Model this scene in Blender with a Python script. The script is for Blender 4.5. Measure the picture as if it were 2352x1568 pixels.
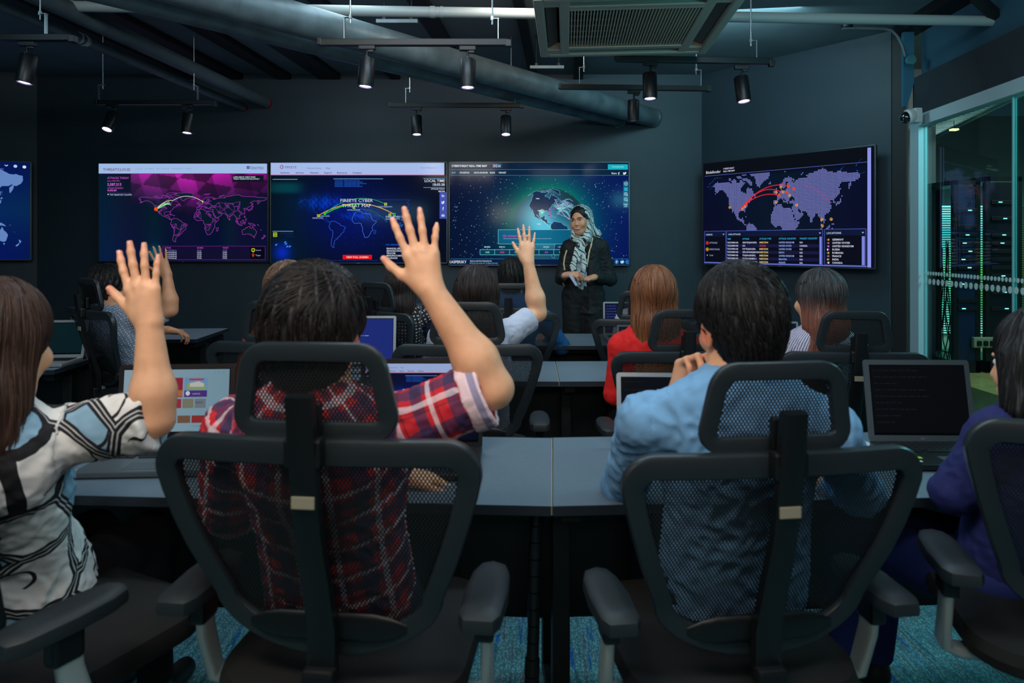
import bpy, bmesh, math, random
import numpy as np
from mathutils import Vector, Matrix, geometry
random.seed(7); RNG = np.random.default_rng(11)
for o in list(bpy.data.objects): bpy.data.objects.remove(o)
SC = bpy.context.scene
COL = SC.collection
PI = math.pi
# ------------------------------------------------------------------ camera
HC = 1.40; F = 1568.0; CX = 1176.0; HY = 560.0      # eye height, focal length in px, principal column, horizon row
cam = bpy.data.cameras.new('camera'); cam.lens = 24; cam.sensor_width = 36; cam.shift_y = (HY-784)/2352.0
cam.clip_start = .05; cam.dof.use_dof = True; cam.dof.focus_distance = 4.6; cam.dof.aperture_fstop = 4.0
co = bpy.data.objects.new('camera', cam); COL.objects.link(co); co.location = (0,0,HC); co.rotation_euler = (PI/2,0,0)
SC.camera = co
# ------------------------------------------------------------------ view, world
SC.view_settings.view_transform = 'Standard'; SC.view_settings.look = 'None'
SC.view_settings.gamma = 1; SC.view_settings.use_curve_mapping = False; SC.view_settings.exposure = 1.08
w = bpy.data.worlds.new('world'); SC.world = w; w.use_nodes = True
bg = w.node_tree.nodes['Background']; bg.inputs[0].default_value = (0.10,0.30,0.38,1); bg.inputs[1].default_value = 0.03
try:
    SC.cycles.max_bounces = 8; SC.cycles.transparent_max_bounces = 24; SC.cycles.sample_clamp_indirect = 4; SC.cycles.caustics_reflective = False; SC.cycles.caustics_refractive = False
except Exception: pass
def area(name, loc, target, size, size_y, power, color):
    l = bpy.data.lights.new(name,'AREA'); l.shape='RECTANGLE'; l.size=size; l.size_y=size_y; l.energy=power; l.color=color
    o = bpy.data.objects.new(name,l); COL.objects.link(o); o.location=loc
    o.rotation_euler=(Vector(target)-Vector(loc)).to_track_quat('-Z','Y').to_euler(); return o
# added fill lights without fixtures, overhead and aimed up; corridor light behind the glass
area('ceiling_fill_light', (-0.9,0.35,2.9), (-0.5,2.3,1.0), 1.3, .7, 23, (1.0,.90,.80))
area('ceiling_fill_light', (0.9,0.5,2.9), (0.6,2.4,1.0), 1.1, .6, 12, (.70,.88,1.0))
area('ceiling_fill_light', (-2.6,2.0,2.9), (-1.0,3.6,0.8), 1.2, .6, 8, (.55,.85,1.0))
area('ceiling_fill_light', (0.3,2.7,2.9), (0.3,3.2,0.0), 2.4, .3, 14, (.62,.84,1.0))
area('ceiling_fill_light', (1.5,4.6,2.9), (1.75,6.45,1.7), .9, .3, 7, (.40,.85,1.0))  # added to brighten the wall at the right corner
area('ceiling_fill_light', (-1.2,4.4,2.93), (-.8,4.6,0.0), 2.6, .3, 5.5, (.66,.88,1.0))
area('corridor_light', (4.1,3.4,2.7), (1.6,3.0,0.6), 1.6, .6, 30, (.25,.85,.95))
area('corridor_light', (4.6,5.0,2.93), (4.4,5.6,0), 1.2, .6, 15, (.85,.95,.90))  # added lamp that brightens the pillar and floor behind the glass
area('ceiling_fill_light', (0.15,3.7,2.92), (.55,5.42,1.35), .5, .25, 5, (1.0,.90,.80))  # added to brighten the presenter
area('upward_fill_light', (0.2,-0.9,2.0), (0.6,3.3,2.75), 1.2, .3, 6.5, (1.0,.88,.76))  # added fills aimed up, no pendants there; they brighten ceiling and air conditioner
area('upward_fill_light', (2.0,2.0,2.1), (1.9,3.9,3.0), .8, .2, 4, (.15,.85,.95))
area('upward_fill_light', (-2.2,0.0,2.0), (-1.6,4.3,2.9), 1.2, .3, 4, (.25,.65,.85))
def W(px, py, Y): return Vector(((px-CX)/F*Y, Y, HC-(py-HY)/F*Y))
# ------------------------------------------------------------------ materials
def lin(c):
    if isinstance(c,str): c = tuple(int(c[i:i+2],16) for i in (0,2,4))
    if max(c)>1.0: c = tuple(x/255.0 for x in c)
    return tuple(((x/12.92) if x<=.04045 else ((x+.055)/1.055)**2.4) for x in c[:3])
def newmat(name):
    m = bpy.data.materials.new(name); m.use_nodes=True
    return m, m.node_tree.nodes, m.node_tree.links, m.node_tree.nodes['Principled BSDF']
MATS = {}
def mat(name, col, rough=.5, metal=0, noise=0, nscale=40, bump=0, bscale=200, sheen=0, spec=.5, coat=0, sss=0, stretch=None, emit=0):
    if name in MATS: return MATS[name]
    m,N,L,b = newmat(name); c = lin(col)
    b.inputs['Base Color'].default_value=(*c,1); b.inputs['Roughness'].default_value=rough; b.inputs['Metallic'].default_value=metal
    b.inputs['Specular IOR Level'].default_value=spec; b.inputs['Coat Weight'].default_value=coat; b.inputs['Sheen Weight'].default_value=sheen
    if emit: b.inputs['Emission Color'].default_value=(*c,1); b.inputs['Emission Strength'].default_value=emit
    if sss: b.inputs['Subsurface Weight'].default_value=sss; b.inputs['Subsurface Radius'].default_value=(.012,.005,.003); b.inputs['Subsurface Scale'].default_value=1.0
    if noise or bump:
        tc=N.new('ShaderNodeTexCoord'); mp=N.new('ShaderNodeMapping'); L.new(tc.outputs['Object'],mp.inputs[0])
        if stretch: mp.inputs['Scale'].default_value=stretch
    if noise:
        n=N.new('ShaderNodeTexNoise'); n.inputs['Scale'].default_value=nscale; n.inputs['Detail'].default_value=5; L.new(mp.outputs[0],n.inputs[0])
        r=N.new('ShaderNodeMapRange'); r.inputs[1].default_value=.3; r.inputs[2].default_value=.7; r.inputs[3].default_value=1-noise; r.inputs[4].default_value=1+noise; L.new(n.outputs[0],r.inputs[0])
        x=N.new('ShaderNodeVectorMath'); x.operation='SCALE'; x.inputs[0].default_value=c; L.new(r.outputs[0],x.inputs['Scale']); L.new(x.outputs[0],b.inputs['Base Color'])
    if bump:
        n=N.new('ShaderNodeTexNoise'); n.inputs['Scale'].default_value=bscale; n.inputs['Detail'].default_value=3; L.new(mp.outputs[0],n.inputs[0])
        u=N.new('ShaderNodeBump'); u.inputs['Strength'].default_value=bump; u.inputs['Distance'].default_value=.002; L.new(n.outputs[0],u.inputs['Height']); L.new(u.outputs[0],b.inputs['Normal'])
    MATS[name]=m; return m
def screen_mat(strength=1.0, name='screen_pixels'):
    key=name+str(strength)
    if key in MATS: return MATS[key]
    m,N,L,b=newmat(name)
    at=N.new('ShaderNodeAttribute'); at.attribute_name='Col'
    b.inputs['Base Color'].default_value=(.004,.004,.005,1); b.inputs['Roughness'].default_value=.10; b.inputs['Specular IOR Level'].default_value=.10
    L.new(at.outputs['Color'],b.inputs['Emission Color']); b.inputs['Emission Strength'].default_value=strength
    MATS[key]=m; return m
# ------------------------------------------------------------------ object helpers
def tag(o,label=None,cat=None,group=None,kind=None):
    for k,v in (('label',label),('category',cat),('group',group),('kind',kind)):
        if v: o[k]=v
    return o
def empty(name,loc,rz=0,parent=None):
    o=bpy.data.objects.new(name,None); COL.objects.link(o); o.location=loc; o.rotation_euler=(0,0,rz); o.empty_display_size=.1
    if parent: o.parent=parent
    return o
class MB:
    """collects geometry for one mesh object"""
    def __init__(s): s.v=[]; s.f=[]; s.m=[]; s.n=0; s.sm=[]
    def add(s,V,Fc,mi=0,smooth=False):
        V=[tuple(map(float,p)) for p in V]; b=s.n; s.v+=V; s.n+=len(V)
        for f in Fc: s.f.append(tuple(int(i)+b for i in f)); s.m.append(mi); s.sm.append(smooth)
        return s
    def box(s,c,d,mi=0,M=None,bev=0):
        x,y,z=d[0]/2,d[1]/2,d[2]/2
        if bev<=0:
            P=[(i*x,j*y,k*z) for i in(-1,1) for j in(-1,1) for k in(-1,1)]
            Q=[(0,1,3,2),(4,6,7,5),(0,4,5,1),(2,3,7,6),(0,2,6,4),(1,5,7,3)]
        else:
            b=min(bev,x*.98,y*.98,z*.98); bm=bmesh.new(); bmesh.ops.create_cube(bm,size=1)
            for v in bm.verts: v.co=Vector((v.co.x*d[0],v.co.y*d[1],v.co.z*d[2]))
            bmesh.ops.bevel(bm,geom=bm.edges[:],offset=b,segments=2,affect='EDGES',profile=.6)
            bm.verts.index_update(); P=[tuple(v.co) for v in bm.verts]; Q=[tuple(v.index for v in f.verts) for f in bm.faces]; bm.free()
        if M is None: P=[(p[0]+c[0],p[1]+c[1],p[2]+c[2]) for p in P]
        else: P=[M@Vector(p)+Vector(c) for p in P]
        return s.add(P,Q,mi,False)
    def tube(s,path,r,n=12,mi=0,closed=False,caps=True,prof=None,up=None):
        path=[Vector(p) for p in path]; m=len(path)
        rs=r if hasattr(r,'__len__') else [r]*m
        T=[]
        for i in range(m):
            a=path[(i-1)%m] if (closed or i>0) else path[i]; b=path[(i+1)%m] if (closed or i<m-1) else path[i]
            T.append((b-a).normalized())
        if up is None:
            u0=Vector((0,0,1)) if abs(T[0].z)<.9 else Vector((1,0,0)); 
        else: u0=Vector(up)
        N=(u0-T[0]*u0.dot(T[0])).normalized(); V=[];Fc=[]
        for i in range(m):
            if up is not None: N=(Vector(up)-T[i]*Vector(up).dot(T[i])).normalized()
            elif i>0:
                N=(N-T[i]*N.dot(T[i])).normalized()
            B=T[i].cross(N)
            if prof is None:
                for k in range(n):
                    a=2*PI*k/n; V.append(path[i]+(N*math.cos(a)+B*math.sin(a))*rs[i])
            else:
                for (pa,pb) in prof: V.append(path[i]+(N*pa+B*pb)*rs[i])
        if prof is not None: n=len(prof)
        for i in range(m if closed else m-1):
            j=(i+1)%m
            for k in range(n): Fc.append((i*n+k,i*n+(k+1)%n,j*n+(k+1)%n,j*n+k))
        s.add(V,Fc,mi,True)
        if caps and not closed:
            b=s.n-len(V); s.f.append(tuple(b+k for k in range(n))[::-1]); s.m.append(mi); s.sm.append(False)
            s.f.append(tuple(b+(m-1)*n+k for k in range(n))); s.m.append(mi); s.sm.append(False)
        return s
    def cyl(s,a,b,r,r2=None,n=20,mi=0): return s.tube([a,b],[r,r if r2 is None else r2],n,mi)
    def lathe(s,prof,c=(0,0,0),M=None,n=28,mi=0,close=False):
        V=[];Fc=[];m=len(prof)
        for (r,z) in prof:
            for k in range(n):
                a=2*PI*k/n; p=Vector((r*math.cos(a),r*math.sin(a),z)); V.append((M@p if M else p)+Vector(c))
        for i in range(m-1):
            for k in range(n): Fc.append((i*n+k,i*n+(k+1)%n,(i+1)*n+(k+1)%n,(i+1)*n+k))
        s.add(V,Fc,mi,True); b=s.n-len(V)
        if close:
            s.f.append(tuple(b+k for k in range(n))[::-1]); s.m.append(mi); s.sm.append(False)
            s.f.append(tuple(b+(m-1)*n+k for k in range(n))); s.m.append(mi); s.sm.append(False)
        return s
    def prism(s,poly,y0,y1,mi=0,axis='z'):
        """poly in 2-D, extruded from y0 to y1 on axis"""
        def P(p,h): return {'z':(p[0],p[1],h),'y':(p[0],h,p[1]),'x':(h,p[0],p[1])}[axis]
        n=len(poly); V=[P(p,y0) for p in poly]+[P(p,y1) for p in poly]
        Fc=[tuple(range(n))[::-1],tuple(range(n,2*n))]+[(i,(i+1)%n,n+(i+1)%n,n+i) for i in range(n)]
        return s.add(V,Fc,mi)
    def build(s,name,mats,parent=None,loc=None,rz=None,uv=None,shift=None,fixn=True):
        me=bpy.data.meshes.new(name); V=s.v
        if shift is not None: V=[(a-shift[0],b-shift[1],c-shift[2]) for a,b,c in V]
        me.from_pydata(V,[],s.f)
        for mm in (mats if isinstance(mats,(list,tuple)) else [mats]): me.materials.append(mm)
        me.polygons.foreach_set('material_index',s.m); me.polygons.foreach_set('use_smooth',s.sm)
        if fixn:
            bm=bmesh.new(); bm.from_mesh(me); bmesh.ops.recalc_face_normals(bm,faces=bm.faces[:]); bm.to_mesh(me); bm.free()
        if any(s.sm): me.set_sharp_from_angle(angle=math.radians(38))
        me.update()
        o=bpy.data.objects.new(name,me); COL.objects.link(o)
        if parent: o.parent=parent
        if loc is not None: o.location=loc
        if rz is not None: o.rotation_euler=(0,0,rz)
        return o
def rrect(w,h,r,n=4):
    """rounded rectangle outline"""
    P=[]
    for cx,cy,a0 in ((w/2-r,h/2-r,0),(-w/2+r,h/2-r,PI/2),(-w/2+r,-h/2+r,PI),(w/2-r,-h/2+r,1.5*PI)):
        for k in range(n+1):
            a=a0+PI/2*k/n; P.append((cx+r*math.cos(a),cy+r*math.sin(a)))
    return P
def copy_tree(o,parent=None):
    c=o.copy(); COL.objects.link(c); c.parent=parent
    for ch in list(o.children): copy_tree(ch,c)
    return c
# ------------------------------------------------------------------ implicit surfaces -> meshes (surface nets)
def nv(a): return np.asarray(a,dtype=np.float64)
def unit(a): a=nv(a); return a/(np.linalg.norm(a)+1e-12)
class SDF:
    def __init__(s): s.p=[]
    def cone(s,a,b,r1,r2,k=.012,flat=None,cut=None,op='u',tagn=0):
        s.p.append(dict(t='c',a=nv(a),b=nv(b),r1=r1,r2=r2,k=k,flat=flat,cut=cut,op=op,tag=tagn)); return s
    def ell(s,c,r,R=None,k=.012,cut=None,op='u',tagn=0):
        s.p.append(dict(t='e',c=nv(c),r=nv(r),R=None if R is None else nv(R),k=k,cut=cut,op=op,tag=tagn)); return s
    def plane(s,o,n): s.p.append(dict(t='p',o=nv(o),n=unit(n),k=.004,op='i',cut=None)); return s
    @staticmethod
    def d(q,P):
        if q['t']=='p': return (P-q['o'])@q['n']
        if q['t']=='c':
            a=q['a']; ba=q['b']-a; v=P-a
            h=np.clip((v@ba)/(ba@ba+1e-12),0,1); e=v-h[...,None]*ba
            if q['flat'] is not None:
                n,sc=q['flat']; n=unit(n); e=e+(e@n)[...,None]*n*(1/sc-1)
                l=np.sqrt((e**2).sum(-1)); r=q['r1']+(q['r2']-q['r1'])*h; D=(l-r)*min(1,.5+.5*sc)
            else: D=np.sqrt((e**2).sum(-1))-(q['r1']+(q['r2']-q['r1'])*h)
        else:
            v=P-q['c']
            if q['R'] is not None: v=v@q['R']      # columns of R are the ellipsoid's axes
            k0=np.sqrt(((v/q['r'])**2).sum(-1)); k1=np.sqrt(((v/q['r']**2)**2).sum(-1))+1e-9
            D=k0*(k0-1)/k1; D=np.where(k0<1e-4,-q['r'].min(),D)
        if q['cut'] is not None:
            for (o,n) in q['cut']: D=np.maximum(D,(P-nv(o))@unit(n))
        return D
    @staticmethod
    def comb(A,D,q):
        k=q['k']
        if q['op']=='u': h=np.maximum(k-np.abs(A-D),0)/k; return np.minimum(A,D)-h*h*k*.25
        if q['op']=='s': D=-D
        h=np.maximum(k-np.abs(A-D),0)/k; return np.maximum(A,D)+h*h*k*.25
    def bb(s,q,m):
        if q['t']=='c':
            r=max(q['r1'],q['r2'])+m; lo=np.minimum(q['a'],q['b'])-r; hi=np.maximum(q['a'],q['b'])+r
        else:
            r=q['r'].max()+m; lo=q['c']-r; hi=q['c']+r
        return lo,hi
    def ev(s,P):
        A=np.full(P.shape[:-1],1.0)
        for q in s.p: A=s.comb(A,s.d(q,P),q)
        return A
    def grad(s,P,e=.0015):
        g=np.stack([s.ev(P+np.eye(3)[i]*e)-s.ev(P-np.eye(3)[i]*e) for i in range(3)],-1)
        return g/(np.linalg.norm(g,axis=-1,keepdims=True)+1e-9)
    def mesh(s,h):
        los,his=zip(*[s.bb(q,.0) for q in s.p if q['op']=='u']); lo=np.min(los,0)-3*h; hi=np.max(his,0)+3*h
        n=np.ceil((hi-lo)/h).astype(int)+1
        Fd=np.full(n,1.0,dtype=np.float32); ax=[lo[i]+h*np.arange(n[i]) for i in range(3)]
        for q in s.p:
            if q['t']=='p': i0=np.zeros(3,int); i1=n
            else:
                l,u=s.bb(q,q['k']+3*h); i0=np.clip(np.floor((l-lo)/h).astype(int),0,n); i1=np.clip(np.ceil((u-lo)/h).astype(int)+1,0,n)
                if (i1<=i0).any(): continue
            sl=tuple(slice(i0[i],i1[i]) for i in range(3))
            G=np.stack(np.meshgrid(*[ax[i][sl[i]] for i in range(3)],indexing='ij'),-1)
            Fd[sl]=s.comb(Fd[sl],s.d(q,G),q)
        return nets(Fd,lo,h)
def nets(Fd,lo,h):
    S=Fd<0; nx,ny,nz=Fd.shape
    c=np.zeros((nx-1,ny-1,nz-1),np.int8)
    for i in(0,1):
        for j in(0,1):
            for k in(0,1): c+=S[i:nx-1+i,j:ny-1+j,k:nz-1+k]
    I=np.argwhere((c>0)&(c<8))
    acc=np.zeros((len(I),3)); cnt=np.zeros(len(I))
    cor=[(i,j,k) for i in(0,1) for j in(0,1) for k in(0,1)]
    val={q:Fd[I[:,0]+q[0],I[:,1]+q[1],I[:,2]+q[2]].astype(np.float64) for q in cor}
    for a in cor:
        for axn in range(3):
            if a[axn]: continue
            b=list(a); b[axn]=1; b=tuple(b); va,vb=val[a],val[b]; x=(va<0)!=(vb<0)
            t=np.where(x,va/(va-vb+1e-20),0); p=np.array(a,float)[None]+t[:,None]*(np.array(b)-np.array(a))
            acc+=np.where(x[:,None],p,0); cnt+=x
    V=lo+(I+acc/cnt[:,None])*h
    idm=np.full(c.shape,-1,np.int32); idm[I[:,0],I[:,1],I[:,2]]=np.arange(len(I))
    Fs=[]
    for axn in range(3):
        o=[np.array(e) for e in ((1,0,0),(0,1,0),(0,0,1))]; A=o[axn]; B=o[(axn+1)%3]; C=o[(axn+2)%3]
        s0=[slice(0,nx),slice(0,ny),slice(0,nz)]; s1=list(s0)
        m=[nx,ny,nz]; s0[axn]=slice(0,m[axn]-1); s1[axn]=slice(1,m[axn])
        X=S[tuple(s0)]!=S[tuple(s1)]; E=np.argwhere(X)
        ok=(E[:,(axn+1)%3]>0)&(E[:,(axn+2)%3]>0)&(E[:,(axn+1)%3]<m[(axn+1)%3]-1)&(E[:,(axn+2)%3]<m[(axn+2)%3]-1); E=E[ok]
        g=lambda Q: idm[Q[:,0],Q[:,1],Q[:,2]]
        q=np.stack([g(E-B-C),g(E-C),g(E),g(E-B)],1)
        ins=S[E[:,0],E[:,1],E[:,2]]; q=np.where(ins[:,None],q,q[:,::-1]); q=q[(q>=0).all(1)]
        Fs.append(q)
    return V,np.concatenate(Fs)
def vnormals(V,Q):
    a=V[Q[:,2]]-V[Q[:,0]]; b=V[Q[:,3]]-V[Q[:,1]]; n=np.cross(a,b); N=np.zeros_like(V)
    for k in range(4): np.add.at(N,Q[:,k],n)
    return N/(np.linalg.norm(N,axis=1,keepdims=True)+1e-12)
def smoothv(V,Q,it=1,lam=.5):
    for _ in range(it):
        acc=np.zeros_like(V); cnt=np.zeros(len(V))
        for k in range(4):
            i=Q[:,k]; j=Q[:,(k+1)%4]; np.add.at(acc,i,V[j]); np.add.at(acc,j,V[i]); np.add.at(cnt,i,1); np.add.at(cnt,j,1)
        V=V+lam*(acc/np.maximum(cnt,1)[:,None]-V)
    return V
def sines(P,freq,seed,n=7,warp=0):
    r=np.random.default_rng(seed); out=np.zeros(len(P))
    if warp: P=P+warp*np.stack([sines(P,freq*.5,seed+i+50,4) for i in range(3)],-1)
    for i in range(n):
        k=r.normal(size=3); k=k/np.linalg.norm(k)*freq*r.uniform(.6,1.6); out+=np.sin(P@k+r.uniform(0,6.28))
    return out/n**.5
def np_obj(name,V,Q,mats,parent=None,origin=(0,0,0),smooth=True,attrs=None,mi=None,tris=None):
    V=nv(V)-nv(origin)
    me=bpy.data.meshes.new(name); me.vertices.add(len(V)); me.vertices.foreach_set('co',V.astype(np.float32).ravel())
    Q=np.asarray(Q); k=Q.shape[1]; me.loops.add(Q.size); me.loops.foreach_set('vertex_index',Q.astype(np.int32).ravel())
    me.polygons.add(len(Q)); me.polygons.foreach_set('loop_start',np.arange(0,Q.size,k,dtype=np.int32)); 
    if mi is not None: me.polygons.foreach_set('material_index',np.asarray(mi,dtype=np.int32))
    me.polygons.foreach_set('use_smooth',np.full(len(Q),smooth))
    for m in (mats if isinstance(mats,(list,tuple)) else [mats]): me.materials.append(m)
    if attrs:
        for an,av in attrs.items():
            if av.ndim==2 and av.shape[1]==3: a=me.attributes.new(an,'FLOAT_VECTOR','POINT'); a.data.foreach_set('vector',av.astype(np.float32).ravel())
            elif av.ndim==2: a=me.attributes.new(an,'FLOAT_COLOR','POINT'); a.data.foreach_set('color',av.astype(np.float32).ravel())
            else: a=me.attributes.new(an,'FLOAT','POINT'); a.data.foreach_set('value',av.astype(np.float32))
    me.update(calc_edges=True); me.validate()
    o=bpy.data.objects.new(name,me); COL.objects.link(o)
    if parent: o.parent=parent
    else: o.location=origin
    return o
# hair strands that follow an implicit hair volume
def strands(sdf,roots,dirf,steps,step,rad,seed=0,lift=.0,wob=.0):
    r=np.random.default_rng(seed); P=nv(roots).copy(); n=len(P); path=[P.copy()]
    lf=r.uniform(-.0015,lift+.001,n); ph=r.normal(size=(n,3)); L=r.uniform(.55,1.0,n)
    for i in range(steps):
        d=dirf(P)+wob*ph*.5; g=sdf.grad(P); d=d-(d*g).sum(-1,keepdims=True)*g; d/=np.linalg.norm(d,axis=-1,keepdims=True)+1e-9
        P=P+d*step*L[:,None]; v=sdf.ev(P); g=sdf.grad(P); P=P-g*np.clip(v-lf,-.006,.006)[:,None]; path.append(P.copy())
    A=np.stack(path,1)                                            # n, steps+1, 3
    m=A.shape[1]; T=np.gradient(A,axis=1); T/=np.linalg.norm(T,axis=-1,keepdims=True)+1e-9
    ref=unit([.3,.2,.93]); N=np.cross(T,ref); N/=np.linalg.norm(N,axis=-1,keepdims=True)+1e-9; B=np.cross(T,N)
    rr=rad*r.uniform(.6,1.3,n)[:,None]*np.concatenate([np.ones(m-2),[.7,.15]])[None]
    V=np.stack([A+rr[...,None]*(N*math.cos(a)+B*math.sin(a)) for a in (0,2.094,4.189)],2)   # n,m,3(sides),3
    base=(np.arange(n)*m*3)[:,None,None]; i=np.arange(m-1)[None,:,None]*3; k=np.arange(3)[None,None,:]; k2=(k+1)%3
    Q=np.stack([base+i+k,base+i+k2,base+i+3+k2,base+i+3+k],-1).reshape(-1,4)
    tone=np.repeat(r.uniform(0,1,n),m*3); along=np.tile(np.repeat(np.linspace(0,1,m),3),n)
    return V.reshape(-1,3),Q,tone,along
# ------------------------------------------------------------------ structure
M_wall=mat('wall_paint',(38,54,64),.55,noise=.06,nscale=6,bump=.15,bscale=350)
M_wall2=mat('wall_paint_dark',(30,36,42),.6,noise=.05,nscale=6)
M_ceil=mat('ceiling_paint',(122,130,134),.7,noise=.12,nscale=3)
M_beam=mat('beam_black',(14,16,19),.6)
M_black=mat('black_plastic',(13,16,18),.38)
M_dark=mat('dark_steel',(22,25,28),.45,.3)
M_alu=mat('aluminium',(170,180,185),.32,.9)
M_steel=mat('galvanised',(105,120,125),.45,.35,noise=.25,nscale=9,stretch=(1,1,1))
M_white=mat('white_paint',(190,195,195),.5)
def struct(o,label=None): o['kind']='structure'; return o
def carpet():
    m,N,L,b=newmat('carpet'); tc=N.new('ShaderNodeTexCoord'); sep=N.new('ShaderNodeSeparateXYZ'); L.new(tc.outputs['Object'],sep.inputs[0])
    mp=N.new('ShaderNodeMapping'); mp.inputs['Scale'].default_value=(60,4,1); L.new(tc.outputs['Object'],mp.inputs[0])
    n=N.new('ShaderNodeTexNoise'); n.inputs['Scale'].default_value=1; n.inputs['Detail'].default_value=2; L.new(mp.outputs[0],n.inputs[0])
    cr=N.new('ShaderNodeValToRGB'); e=cr.color_ramp.elements
    e[0].position=.30; e[0].color=(*lin((62,120,132)),1); e[1].position=.55; e[1].color=(*lin((110,172,180)),1)  # teal-grey weave, with the cyan light on it put into the colour
    x=cr.color_ramp.elements.new(.66); x.color=(*lin((110,120,130)),1)
    L.new(n.outputs[0],cr.inputs[0])
    mp2=N.new('ShaderNodeMapping'); mp2.inputs['Scale'].default_value=(7,.16,1); mp2.inputs['Location'].default_value=(.37,.2,0); L.new(tc.outputs['Object'],mp2.inputs[0])
    v=N.new('ShaderNodeTexNoise'); v.inputs['Scale'].default_value=1.7; L.new(mp2.outputs[0],v.inputs[0])
    w=N.new('ShaderNodeMath'); w.operation='SUBTRACT'; L.new(v.outputs[0],w.inputs[0]); w.inputs[1].default_value=.50
    ab=N.new('ShaderNodeMath'); ab.operation='ABSOLUTE'; L.new(w.outputs[0],ab.inputs[0])
    lt=N.new('ShaderNodeMath'); lt.operation='LESS_THAN'; lt.inputs[1].default_value=.0032; L.new(ab.outputs[0],lt.inputs[0])
    c2=N.new('ShaderNodeTexNoise'); c2.inputs['Scale'].default_value=.9; L.new(tc.outputs['Object'],c2.inputs[0])
    r2=N.new('ShaderNodeValToRGB'); r2.color_ramp.interpolation='CONSTANT'; r2.color_ramp.elements[0].color=(*lin((30,110,190)),1); r2.color_ramp.elements[1].position=.6; r2.color_ramp.elements[1].color=(*lin((220,60,50)),1); L.new(c2.outputs[0],r2.inputs[0])
    mx=N.new('ShaderNodeMix'); mx.data_type='RGBA'; L.new(lt.outputs[0],mx.inputs[0]); L.new(cr.outputs[0],mx.inputs[6]); L.new(r2.outputs[0],mx.inputs[7])
    # woven loops
    wv=N.new('ShaderNodeTexVoronoi'); wv.inputs['Scale'].default_value=1; mp3=N.new('ShaderNodeMapping'); mp3.inputs['Scale'].default_value=(170,90,1); L.new(tc.outputs['Object'],mp3.inputs[0]); L.new(mp3.outputs[0],wv.inputs[0])
    mr=N.new('ShaderNodeMapRange'); mr.inputs[1].default_value=.1; mr.inputs[2].default_value=.6; mr.inputs[3].default_value=1.25; mr.inputs[4].default_value=.45; L.new(wv.outputs[0],mr.inputs[0])
    s=N.new('ShaderNodeVectorMath'); s.operation='SCALE'; L.new(mx.outputs[2],s.inputs[0]); L.new(mr.outputs[0],s.inputs['Scale']); L.new(s.outputs[0],b.inputs['Base Color'])
    b.inputs['Roughness'].default_value=.95; return m
mb=MB(); mb.box((-1.5,2.0,-.05),(14,14,.1)); struct(mb.build('floor',carpet()))
mb=MB(); mb.box((-1.5,2.0,3.05),(14,14,.1)); struct(mb.build('ceiling',M_ceil))
def wallseg(name,a,b,z0,z1,t,m,side=1):
    a=Vector((*a,0)); b=Vector((*b,0)); d=(b-a).normalized(); n=Vector((-d.y,d.x,0))*side
    P=[a,b,b+n*t,a+n*t]; mbx=MB(); mbx.prism([(p.x,p.y) for p in P],z0,z1); return struct(mbx.build(name,m))
WL=(-4.488,6.45); WC=(1.793,6.45); WR=(2.85,5.13)
wallseg('wall_front',(-4.6,6.45),(2.3,6.45),0,3,.15,M_wall)
wallseg('wall_left',(-4.488-.916*6,6.45-.40*6),WL,0,3,.15,M_wall)
wallseg('wall_right',WC,WR,0,3,.12,M_wall)
AX=Vector((.08,1,0)).normalized()
G0=Vector((2.905,4.93,0))                                           # far end of the glass partition
def gp(t,off=0,z=0): p=G0-AX*t; return Vector((p.x+AX.y*off,p.y-AX.x*off,z))
mb=MB(); mb.prism([(2.84,5.10),(2.90,5.02),(3.02,5.2),(2.93,5.35)],0,3); struct(mb.build('trim_1',M_beam))
# header above the glass: upper blue band, lower dark band standing proud of it
M_blue=mat('header_blue_paint',(46,84,104),.6,noise=.05,nscale=5)
p=[gp(-.02,.06),gp(5.2,.06),gp(5.2,.2),gp(-.02,.2)]; mb=MB(); mb.prism([(q.x,q.y) for q in p],2.60,3.0); struct(mb.build('wall_glass_side_upper',M_blue))
p=[gp(-.02,0),gp(5.2,0),gp(5.2,.2),gp(-.02,.2)]; mb=MB(); mb.prism([(q.x,q.y) for q in p],2.32,2.60); struct(mb.build('wall_glass_side_lower',mat('header_grey_paint',(46,52,58),.6,noise=.1,nscale=9)))
# steel soffit trim and the black corner beam under the ceiling
p=[gp(-.1,-.10),gp(5.2,-.10),gp(5.2,.06),gp(-.1,.06)]; mb=MB(); mb.prism([(q.x,q.y) for q in p],2.93,3.0); struct(mb.build('trim_2',M_beam))
# glass partition
gr=empty('window_1',gp(0,0)); gr['kind']='structure'
M_fr=mat('partition_frame_aluminium',(186,206,212),.45,.15)
def gbox(name,t0,t1,o0,o1,z0,z1,m,parent=gr):
    q=[gp(t0,o0),gp(t1,o0),gp(t1,o1),gp(t0,o1)]; mbx=MB(); mbx.prism([(a.x-G0.x,a.y-G0.y) for a in q],z0,z1); return mbx.build(name,m,parent)
gbox('window_frame',-.02,5.2,-.02,.06,2.235,2.315,M_fr)
gbox('window_frame',-.02,.10,-.02,.04,0,2.235,M_fr)
gbox('window_frame',.14,5.2,-.0,.04,0,.08,M_fr)
mg,N,L,b=newmat('partition_glass'); tr=N.new('ShaderNodeBsdfTransparent'); tr.inputs[0].default_value=(.78,.92,.90,1); gl=N.new('ShaderNodeBsdfGlossy'); gl.inputs['Roughness'].default_value=.02; gl.inputs[0].default_value=(.8,1,1,1)
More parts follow.
